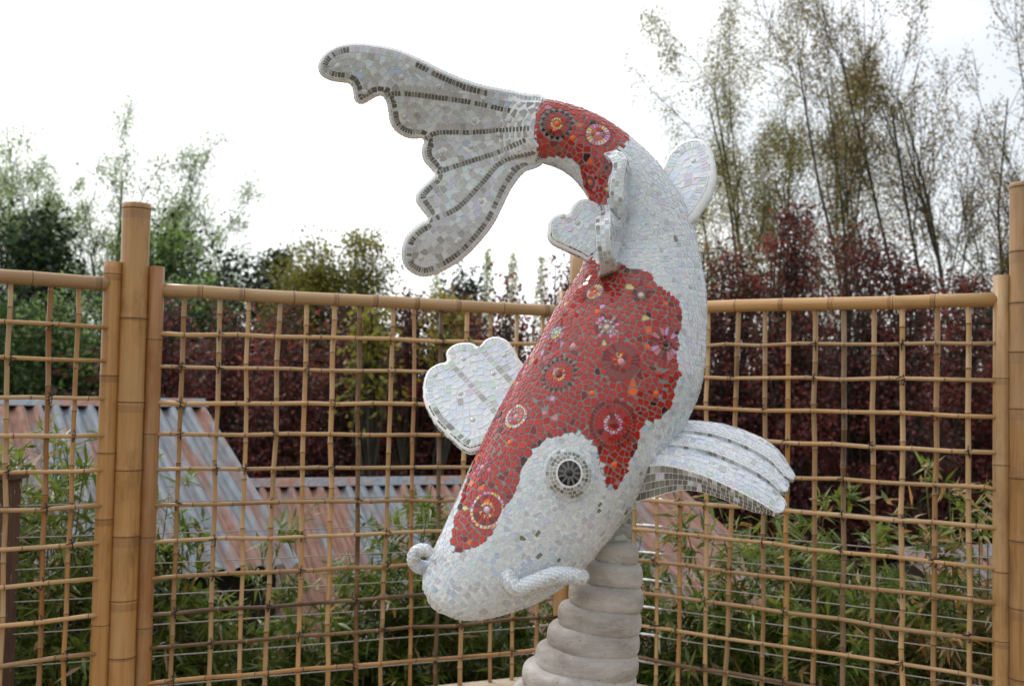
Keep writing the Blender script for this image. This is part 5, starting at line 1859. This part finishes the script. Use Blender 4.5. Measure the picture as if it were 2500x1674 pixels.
def leaves_np(C, L, W, rg, droop=0.0, outward=None):
    """diamond leaves, one quad each"""
    n = len(C)
    a = rg.normal(0, 1, (n, 3)); a[:, 2] -= droop
    if outward is not None: a += outward
    a = unit(a)
    b = unit(np.cross(a, rg.normal(0, 1, (n, 3))))
    L = np.broadcast_to(L, n)[:, None]; W = np.broadcast_to(W, n)[:, None]
    nn = np.cross(a, b)
    V = np.stack([C, C + a * L * .45 + b * W * .5 + nn * L * .06, C + a * L, C + a * L * .45 - b * W * .5 + nn * L * .06], 1)
    F = np.arange(4 * n).reshape(n, 4)
    return V.reshape(-1, 3), F

def grow(rg, p, d, L, r, lvl, spec, seg, tips):
    """recursive branching; spec per level: segments, children, angle, length ratio, upward pull, wobble"""
    ns, nc, ang, ratio, up, wob = spec[lvl]
    st = L / ns
    pts = [p]
    rr = r
    for i in range(ns):
        d = unit(d + rg.normal(0, wob, 3) + np.array([0, 0, up]))
        q = p + d * st
        r2 = r * (1 - .75 * (i + 1) / ns)
        seg.append((p, q, rr, max(r2, .003), lvl))
        p, rr = q, max(r2, .003); pts.append(p)
        if lvl + 1 < len(spec):
            k = rg.poisson(nc / ns) if (i > 0 or lvl > 0) else 0
            for _ in range(k):
                a = rg.uniform(0, 6.283); ax = unit(np.cross(d, (math.cos(a), math.sin(a), .3)))
                th = math.radians(ang) * rg.uniform(.7, 1.3)
                dd = unit(d * math.cos(th) + ax * math.sin(th))
                grow(rg, p - (p - pts[-2]) * rg.uniform(0, 1), dd, L * ratio * rg.uniform(.7, 1.2) * (1 - .45 * i / ns), rr * .6, lvl + 1, spec, seg, tips)
    if lvl >= len(spec) - 2:
        for q in pts[1:]: tips.append((q, d))

def make_tree(name, label, base, H, spec, leaves, lmats, lprob, bark, seed_, r=.12, trunk_dir=(0, 0, 1), stems=1, spread=.15, leafL=.07, leafW=.04, per=6, scat=.12, droop=.3, cat='tree', group=None, maxleaf=30000, lvl_leaf=True, minr=0.0, start=0.0):
    rg = np.random.default_rng(seed_)
    base = np.array(base, float)
    root = thing(name, base, label, cat, group)
    seg, tips = [], []
    for s in range(stems):
        a = rg.uniform(0, 6.28)
        d = unit(np.array(trunk_dir, float) + np.array([math.cos(a), math.sin(a), 0]) * spread * (stems > 1))
        off = np.array([math.cos(a), math.sin(a), 0]) * r * (1.4 if stems > 1 else 0)
        grow(rg, base + off, d, H * rg.uniform(.88, 1.05), r, 0, spec, seg, tips)
    P0 = np.array([s[0] for s in seg]); P1 = np.array([s[1] for s in seg]); R0 = np.array([s[2] for s in seg]); R1 = np.array([s[3] for s in seg])
    lv = np.array([s[4] for s in seg])
    big = lv == 0
    V, F = tubes_np(P0[big], P1[big], R0[big], R1[big], 8); build_np('trunk', V, F, BK[bark], parent=root, smooth=True)
    if (~big).any():
        V, F = tubes_np(P0[~big], P1[~big], np.maximum(R0[~big], minr), np.maximum(R1[~big], minr), 4); build_np('branches', V, F, BK[bark], parent=root)['kind'] = 'stuff'
    if leaves and tips:
        TP = np.array([t[0] for t in tips])
        TP = TP[TP[:, 2] > base[2] + H * start]
        n = min(maxleaf, len(TP) * per)
        # clumps: some twigs carry many leaves, some few
        w = rg.gamma(1.2, 1, len(TP)); w /= w.sum()
        C = TP[rg.choice(len(TP), n, p=w)] + np.clip(rg.normal(0, 1, (n, 3)), -1.6, 1.6) * scat * np.array([.7, .7, 1.5 if droop > .6 else 1.0]) - np.array([0, 0, scat * .8 if droop > .6 else 0])
        V, F = leaves_np(C, leafL * rg.uniform(.6, 1.3, n), leafW * rg.uniform(.7, 1.2, n), rg, droop)
        idx = rg.choice(len(lmats), n, p=lprob)
        build_np('crown', V, F, [LM[k] for k in lmats], parent=root, idx=idx)['kind'] = 'stuff'
    return root

def gpt(px, depth):
    p = PP(px, 900, depth); return np.array([p[0], p[1], GZ])
def top_z(py, px, depth):
    hy = 944 + .0201 * (px - 1250)
    return 1.6 + (hy - py) / FPX * depth

# ---- a bushy crown: leaf clumps on a branch skeleton, in an uneven volume
def bush(name, label, px, depth, py_top, half_w, lmats, lprob, bark, seed_, n=9000, leafL=.085, leafW=.05, low=.12, group=None, cat='tree', clump=.22, nclump=None, shape=1.0, flat_y=.7, lean=0.0, topthin=.35):
    rg = np.random.default_rng(seed_)
    base = gpt(px, depth); H = top_z(py_top, px, depth) - GZ
    H = (H - clump * 1.3) / 1.03
    root = thing(name, base, label, cat, group)
    hw = half_w / FPX * depth
    nc = nclump or int(26 + 16 * hw * H / 4)
    # clump centres: uneven radius by direction and height
    ph = rg.uniform(0, 6.28, 6)
    u = rg.uniform(0, 6.28, nc); t = low + (1 - low) * rg.beta(1.25, 1.0, nc)
    prof = np.power(np.clip(np.sin(np.pi * np.clip(.10 + .87 * t, 0, 1)), 0, 1), .55) * (1 - .35 * shape * t)
    rad = hw * prof * np.sqrt(rg.uniform(.12, 1.0, nc)) * (1 + .22 * np.sin(2 * u + ph[0]) + .16 * np.sin(3 * u + ph[1] + 5 * t))
    C = base + np.stack([rad * np.cos(u) + lean * t * H, rad * np.sin(u) * flat_y, t * H * (1 + .06 * np.sin(3 * u + ph[2]))], 1)
    seg0, seg1, r0_, r1_ = [], [], [], []
    tr = []
    cur = base.copy(); pz = np.linspace(0, .75, 7)
    for a, b in zip(pz[:-1], pz[1:]):
        q = base + np.array([rg.normal(0, .04) * H * .3 + lean * b * H, rg.normal(0, .03) * H * .3, b * H]); tr.append((cur, q, .02 * H * (1 - a), .02 * H * (1 - b))); cur = q
    V, F = tubes_np([s[0] for s in tr], [s[1] for s in tr], [s[2] for s in tr], [s[3] for s in tr], 8)
    build_np('trunk', V, F, BK[bark], parent=root, smooth=True)
    for c in C:
        hgt = (c[2] - base[2]) / H
        q = tr[min(5, max(0, int(hgt * .72 / .75 * 6)))]
        m = (q[0] + c) / 2 + rg.normal(0, .08, 3)
        seg0 += [q[0], m]; seg1 += [m, c]; r0_ += [.010 * H * .5, .005 * H * .5]; r1_ += [.005 * H * .5, .002 * H * .5]
        for _ in range(3):
            e = c + rg.normal(0, clump * 1.1, 3); seg0.append(c); seg1.append(e); r0_.append(.006); r1_.append(.003)
    V, F = tubes_np(seg0, seg1, r0_, r1_, 4); build_np('branches', V, F, BK[bark], parent=root)['kind'] = 'stuff'
    w = rg.gamma(2.0, 1, nc) * (1 - topthin * np.clip((t - .45) / .55, 0, 1)); w /= w.sum()
    k = rg.choice(nc, n, p=w)
    sz = clump * rg.uniform(.55, 1.5, nc)
    X = C[k] + np.clip(rg.normal(0, 1, (n, 3)), -1.7, 1.7) * sz[k][:, None] * np.array([1, 1, .85])
    X[:, 2] = np.maximum(X[:, 2], base[2] + .05)
    V, F = leaves_np(X, leafL * rg.uniform(.6, 1.3, n), leafW * rg.uniform(.7, 1.2, n), rg, .25)
    tone = rg.choice(len(lmats), nc, p=lprob)
    idx = np.where(rg.random(n) < .65, tone[k], rg.choice(len(lmats), n, p=lprob))
    build_np('crown', V, F, [LM[q] for q in lmats], parent=root, idx=idx)['kind'] = 'stuff'
    return root

# ---- purple plum hedge
PG = 'purple leaved plum trees behind the sheds'
plums = [(400, 13.0, 742, 120, 'dark red plum shrub behind the taller shed ridge'), (545, 13.6, 748, 130, 'dark red plum shrub under the wide lattice rail beside the dark evergreen'),
         (700, 13.2, 728, 135, 'dark red plum shrub in front of the yellow green tree'), (850, 13.8, 735, 130, 'dark red plum shrub mixed with yellow green leaves'), (1000, 13.2, 688, 115, 'red plum shrub with an upright sprig by the tail tip'),
         (1130, 13.6, 700, 120, 'red plum shrub in front of the small dark conifer'), (1240, 13.0, 668, 110, 'red plum shrub in front of the slender poplars'), (1370, 13.4, 640, 120, 'airy red plum shrub beside the koi body'),
         (1530, 13.6, 640, 140, 'dark plum shrub hidden behind the koi'), (1690, 13.2, 600, 130, 'dark plum tree just right of the koi body'), (1800, 13.5, 545, 130, 'tall dark plum tree under the weeping birch'),
         (1930, 13.0, 490, 135, 'tallest plum tree with bright red top leaves'), (2080, 13.4, 535, 140, 'plum tree under the brown budded tree'), (2210, 13.1, 560, 130, 'plum tree with a spray of red leaves near the right post'), (2350, 13.8, 650, 130, 'thin plum tree beside the right bamboo post'), (2500, 13.4, 690, 130, 'plum tree behind the scorched bamboo post')]
for k, (px, dp, py, hw, lab) in enumerate(plums):
    bush('plum_tree', lab, px, dp, py, hw, ['plum1', 'plum2', 'plum3'], [.46, .36, .18], 'dark', 300 + k, n=20000, leafL=.062, leafW=.042, low=.02, group=PG, clump=.145, nclump=130, shape=.7, flat_y=1.0, topthin=.82)
# second row that closes the hedge at its foot
for k, px in enumerate(range(330, 2560, 185)):
    bush('plum_tree', 'dark plum shrub filling the back row of the hedge', px, 15.6, 800 + 25 * (k % 3), 175, ['plum1', 'plum3'], [.75, .25], 'dark', 350 + k, n=9000, leafL=.12, leafW=.09, low=.0, group='back row of the plum hedge', clump=.3, nclump=60, shape=.3, flat_y=.8)

# ---- left: green trees and willows
bush('evergreen_tree', 'dark green round evergreen behind the narrow lattice panel', 60, 19, 500, 150, ['drk1', 'grn1'], [.62, .38], 'dark', 401, n=17000, leafL=.13, leafW=.08, clump=.32, nclump=80)
bush('green_tree', 'green leafy tree rising behind the tall left bamboo post', 405, 20, 545, 150, ['grn1', 'grn2', 'drk1'], [.5, .25, .25], 'mossy', 402, n=16000, leafL=.12, leafW=.075, clump=.30, nclump=70)
bush('green_shrub', 'grey green shrub behind the narrow lattice panel and shed roof', 80, 16, 655, 190, ['grn1', 'grn2'], [.75, .25], 'mossy', 403, n=22000, leafL=.09, leafW=.05, clump=.28, nclump=90, shape=.3)
bush('green_shrub', 'mid green shrub left of the tall bamboo post', 250, 17, 700, 150, ['grn1', 'grn2', 'drk1'], [.6, .2, .2], 'mossy', 404, n=18000, leafL=.10, leafW=.06, clump=.28, nclump=80, shape=.3)
bush('green_shrub', 'mid green shrub right of the tall bamboo post above the rail', 455, 17.5, 630, 140, ['grn1', 'grn2', 'drk1'], [.6, .25, .15], 'mossy', 405, n=15000, leafL=.10, leafW=.06, clump=.28, nclump=70, shape=.3)
bush('evergreen_shrub', 'blackish evergreen shrub between green and yellow trees', 575, 19, 648, 115, ['drk1'], [1.0], 'dark', 406, n=14000, leafL=.12, leafW=.08, clump=.28, nclump=60, shape=.4)
bush('evergreen_tree', 'dark conifer peak left of the yellow green tree', 676, 24, 592, 78, ['drk1'], [1.0], 'dark', 411, n=16000, leafL=.13, leafW=.06, clump=.26, nclump=90, shape=1.5)
bush('evergreen_tree', 'small dark conifer above the rail below the tail tip', 1128, 24, 628, 62, ['drk1', 'grn1'], [.8, .2], 'dark', 412, n=12000, leafL=.12, leafW=.06, clump=.24, nclump=70, shape=1.5)

YG = 'yellow green trees beyond the hedge'
bush('yellow_green_tree', 'tall airy yellow green tree with a pointed top', 770, 21, 562, 135, ['yel2', 'yel1'], [.62, .38], 'mossy', 421, n=24000, leafL=.085, leafW=.05, clump=.25, nclump=80, group=YG)
bush('yellow_green_tree', 'round yellow green tree beside the airy pointed one', 880, 21.6, 572, 120, ['yel2', 'yel1'], [.65, .35], 'mossy', 422, n=22000, leafL=.085, leafW=.05, clump=.24, nclump=70, group=YG)
bush('yellow_green_tree', 'low yellow green bush at the rail left of the pointed tree', 690, 20, 618, 100, ['yel2', 'yel1'], [.45, .55], 'mossy', 423, n=17000, leafL=.085, leafW=.05, clump=.24, nclump=60, group=YG, shape=.3)
bush('yellow_green_tree', 'sparse yellow green sapling right of the round one', 985, 21, 668, 60, ['yel2', 'yel1'], [.4, .6], 'mossy', 424, n=2600, leafL=.08, leafW=.05, clump=.22, nclump=34, group=YG)
bush('yellow_shrub', 'bright yellow leaved shrub growing through the red plum hedge', 905, 12.4, 748, 62, ['yel1', 'yel2'], [.75, .25], 'dark', 425, n=900, low=.86, leafL=.085, leafW=.06, clump=.16, nclump=40, cat='shrub')
bush('yellow_shrub', 'yellow orange sprig above the rail right of the tail tip', 1085, 12.5, 694, 40, ['yel1', 'bir2'], [.55, .45], 'dark', 426, n=800, low=.86, leafL=.08, leafW=.05, clump=.15, nclump=26, cat='shrub')


def poplar(label, px, py, hw, seed_, n=1000):
    rg = np.random.default_rng(seed_); depth = 62
    base = gpt(px, depth); H = top_z(py, px, depth) - GZ; w = hw / FPX * depth
    root = thing('poplar_tree', base, label, 'tree', 'slender far poplars')
    seg = [(base, base + (0, 0, H * .95), .06, .02)]
    for _ in range(46):
        t = rg.uniform(.15, .9); a = rg.uniform(0, 6.28); l = H * .16 * rg.uniform(.6, 1.2)
        p = base + (0, 0, t * H); seg.append((p, p + np.array([math.cos(a) * w * .8, math.sin(a) * w * .8, l]), .014, .006))
    V, F = tubes_np(*[np.array([s[i] for s in seg]) for i in range(4)], 5); build_np('trunk', V, F, BK['pale'], parent=root)
    t = rg.beta(1.5, 1.1, n); a = rg.uniform(0, 6.28, n)
    rad = w * np.sin(np.pi * np.clip(.12 + .85 * t, 0, 1)) ** .7 * np.sqrt(rg.uniform(.05, 1, n)) * (1 + .2 * np.sin(9 * t + a))
    X = base + np.stack([rad * np.cos(a), rad * np.sin(a), H * (.1 + .9 * t)], 1)
    V, F = leaves_np(X, .20 * rg.uniform(.6, 1.2, n), .12, rg, -.4)
    build_np('crown', V, F, LM['pop'], parent=root)['kind'] = 'stuff'
for q in ((1062, 648, 34, 431, 'palest poplar left of the small dark conifer'), (1186, 604, 24, 432, 'tallest slender poplar beyond the plum hedge'), (1246, 618, 28, 433, 'slender poplar right of the tallest one'), (1318, 628, 27, 434, 'slender poplar close to the koi body')):
    poplar(q[4], q[0], q[1], q[2], q[3])

W_SPEC = [(8, 8, 36, .50, .04, .07), (6, 8, 36, .46, .07, .10), (5, 5, 36, .46, .04, .14), (3, 0, 34, .42, -.02, .16)]
WG = 'willows along the left'
def willow(label, px, depth, py, lean, seed_, n, stems=3, spread=.2):
    H = (top_z(py, px, depth) - GZ) * .84
    make_tree('willow_tree', label, gpt(px, depth), H, W_SPEC, True, ['grn2', 'wil'], [.5, .5], 'mossy', seed_, r=.10, trunk_dir=(lean, 0, 1), stems=stems, spread=spread, leafL=.085, leafW=.030, per=10, scat=.15, droop=.5, group=WG, maxleaf=n, minr=.005, start=.22)
willow('tall airy willow with open crown beyond the dark evergreen', 150, 26, 310, -.02, 501, 42000, 6, .26)
willow('airy willow cut by the picture edge behind the evergreen', -60, 27, 270, .05, 502, 34000, 5, .26)
willow('small airy willow right of the tall left bamboo post', 395, 27, 450, .06, 503, 14000, 4, .22)
willow('airy willow just left of the tall bamboo post', 285, 26.5, 400, .02, 504, 17000, 4, .2)

# ---- right: birches and brown budded trees
B_SPEC = [(9, 9, 30, .42, .03, .05), (6, 8, 34, .42, .05, .10), (5, 5, 35, .5, -.08, .14), (4, 0, 30, .45, -.40, .12)]
def birch(label, px, depth, py, lean, seed_, n, mats=('bir1', 'bir2'), prob=(.85, .15), stems=2, spread=.12, spec=B_SPEC, per=16, L=.055, W=.03, name='birch_tree', sc=.16, r=.06, k=.86):
    H = (top_z(py, px, depth) - GZ) * k
    make_tree(name, label, gpt(px, depth), H, spec, True, list(mats), list(prob), 'dark', seed_, r=r, trunk_dir=(lean, 0, 1), stems=stems, spread=spread, leafL=L, leafW=W, per=per, scat=sc, droop=.7, group='bare spring trees on the right', maxleaf=n, minr=.0045, start=.30)
birch('weeping birch with olive drooping leaves leaning left', 1975, 22, 60, -.20, 511, 38000, stems=3, spread=.13)
birch('low weeping birch limb reaching out beside the pelvic fin', 1850, 23, 235, -.16, 512, 24000, stems=2)
birch('straight birch with olive and golden leaves behind the tallest plum', 2090, 22.5, 60, -.04, 513, 20000, prob=(.6, .4), stems=2)
U_SPEC = [(9, 9, 28, .46, .05, .05), (6, 7, 30, .42, .10, .09), (5, 4.5, 32, .45, .08, .12), (3, 0, 30, .45, .02, .15)]
birch('tall dark stemmed tree with golden buds above the plum row', 2170, 20, -60, -.10, 514, 8000, ('bir2', 'bir1'), (.7, .3), 2, .12, U_SPEC, 7, .055, .035, 'budding_tree', .12)
birch('bare branching tree with brown buds left of the right post', 2345, 20.5, -120, -.04, 515, 22000, ('bir2', 'bir1'), (.7, .3), 5, .22, U_SPEC, 7, .055, .035, 'budding_tree', .12)
birch('bare tree with brown buds behind the scorched post', 2500, 21, -160, -.05, 516, 18000, ('bir2', 'bir1'), (.7, .3), 4, .2, U_SPEC, 7, .055, .035, 'budding_tree', .12)
bush('evergreen_shrub', 'dark evergreen bush tucked behind the right bamboo posts', 2440, 17, 640, 55, ['drk1', 'grn1'], [.8, .2], 'dark', 520, n=7000, leafL=.1, leafW=.06, clump=.22, nclump=50)

# ------------------------------------------------------------------ bamboo plants between fence and sheds
def bamboo_leaf_geo(C, A, L, W, rg):
    """lance shaped folded leaf: two quads along the midrib (6 vertices)"""
    n = len(C)
    A = unit(A); B = unit(np.cross(A, np.array([0, 0, 1.0]) + rg.normal(0, .45, (n, 3)))); N = np.cross(B, A)
    L = L[:, None]; W = W[:, None]
    fold = rg.uniform(.05, .25, n)[:, None] * W
    sag = np.array([0, 0, -1.0]) * rg.uniform(.02, .22, n)[:, None] * L
    V = np.stack([C, C + A * L * .35 + B * W * .5 + N * fold + sag * .2, C + A * L * .35 + sag * .2, C + A * L * .35 - B * W * .5 + N * fold + sag * .2, C + A * L + sag], 1)
    b = np.arange(n)[:, None] * 5
    F = np.concatenate([b + np.array([[0, 1, 2, 2]]), ], 0)
    T1 = b + np.array([[0, 2, 1]]); T2 = b + np.array([[0, 3, 2]]); T3 = b + np.array([[1, 2, 4]]); T4 = b + np.array([[2, 3, 4]])
    F = np.stack([T1, T2, T3, T4], 1).reshape(-1, 3)
    return V.reshape(-1, 3), F

def bamboo_plant(label, px, depth, ztop, seed_, ncul=9, spread=.28, n=2600, prob=(.66, .27, .05, .02), zlow=-1.6, group='bamboo clumps behind the fence'):
    rg = np.random.default_rng(seed_)
    base = gpt(px, depth)
    root = thing('bamboo_plant', base, label, 'bamboo', group)
    s0, s1, ra, rb = [], [], [], []; tw = []; twd = []
    for c in range(ncul):
        a = rg.uniform(0, 6.28); rr = spread * .7 * math.sqrt(rg.random())
        p = base + np.array([rr * math.cos(a), rr * math.sin(a) * .7, 0])
        top = ztop - abs(rg.normal(0, .28)); lean = rg.normal(0, .16, 2)
        m = 9; prev = p
        for k in range(1, m + 1):
            t = k / m
            q = p + np.array([lean[0] * t * t * 1.6, lean[1] * t * t * 1.2, (top - GZ) * (t - .04 * t ** 3)])
            s0.append(prev); s1.append(q); ra.append(.010 * (1.05 - .75 * (t - 1 / m))); rb.append(.010 * (1.05 - .75 * t))
            for _ in range(4):
                f = rg.random(); o_ = prev + (q - prev) * f
                if o_[2] < zlow: continue
                b = rg.uniform(0, 6.28); l = rg.uniform(.14, .42) * (1.15 - .5 * t)
                d = np.array([math.cos(b), math.sin(b), rg.uniform(.1, .9)]); e = o_ + unit(d) * l
                s0.append(o_); s1.append(e); ra.append(.0025); rb.append(.0013)
                for g in np.linspace(.45, 1, 4): tw.append(o_ + (e - o_) * g); twd.append(unit(d))
            prev = q
    V, F = tubes_np(s0, s1, np.array(ra), np.array(rb), 5)
    build_np('culms', V, F, BK['culm'], parent=root)['kind'] = 'stuff'
    tw = np.array(tw); twd = np.array(twd)
    k = rg.integers(0, len(tw), n)
    A = unit(twd[k] * .8 + rg.normal(0, .75, (n, 3)) + np.array([0, 0, -.25]))
    C = tw[k] + rg.normal(0, .018, (n, 3))
    V, F = bamboo_leaf_geo(C, A, .125 * rg.uniform(.55, 1.3, n), .0225 * rg.uniform(.7, 1.3, n), rg)
    idx = np.repeat(rg.choice(4, n, p=prob), 4)
    build_np('foliage', V, F, [LM['bam1'], LM['bam2'], LM['bam3'], LM['bam4']], parent=root, idx=idx)['kind'] = 'stuff'

dry = (.36, .20, .34, .10)
BPL = [(20, 5.3, 1.42, 'tall leafy bamboo behind the dark timber post'), (150, 5.5, 1.48, 'tall yellow tipped bamboo behind the narrow lattice panel'), (245, 5.7, 1.15, 'bamboo behind the left frame post of the tall post'),
       (385, 5.75, .95, 'leafy bamboo just right of the tall left post'), (470, 5.9, .55, 'low bamboo in front of the shed eave'), (575, 6.1, .38, 'low bamboo under the dark shed eave'), (690, 6.1, .34, 'low dense bamboo below the rusted eave corner'), (800, 6.3, .42, 'bamboo in front of the lower shed beside the stained cane'),
       (905, 6.4, .70, 'bamboo with yellow leaves left of the koi snout'), (1010, 6.4, 1.18, 'tall thin bamboo left of the koi head'), (1120, 6.6, .70, 'bamboo hidden behind the koi head'), (1290, 6.6, .66, 'bamboo behind the barbel and pedestal'), (1450, 6.6, .85, 'bamboo behind the coiled pedestal'),
       (1590, 6.4, .92, 'bamboo sprouting just right of the steel socket'), (1690, 6.3, .52, 'bamboo under the right pectoral fin'), (1810, 6.2, .50, 'bamboo beneath the tip of the right pectoral fin'), (1925, 6.0, 1.34, 'tall bamboo right of the pectoral fin tip'), (2020, 5.9, .92, 'bamboo in the middle of the right lattice panel'),
       (2110, 5.8, .80, 'bamboo with pale dry tips in the right lattice panel'), (2220, 5.7, .86, 'dry tipped bamboo left of the right frame post'), (2330, 5.6, .88, 'bamboo beside the right frame post'), (2440, 5.5, 1.36, 'tall dry brown bamboo next to the right frame post')]
for k, (px, dp, zt, lab) in enumerate(BPL):
    bamboo_plant(lab, px, dp, zt, 600 + k, n=4600 if zt < 1.2 else 3600, prob=dry if px > 2180 else ((.48, .45, .05, .02) if zt > 1.1 else (.60, .32, .06, .02)), spread=.36)
# second, lower row
for k, px in enumerate(range(60, 2500, 210)):
    bamboo_plant('low dark bamboo in the row behind the fence clumps', px, 7.2, .20 + .12 * (k % 3) - (.25 if 300 < px < 1000 else 0), 660 + k, n=3800, spread=.5, zlow=-2.2, group='back row of low bamboo')
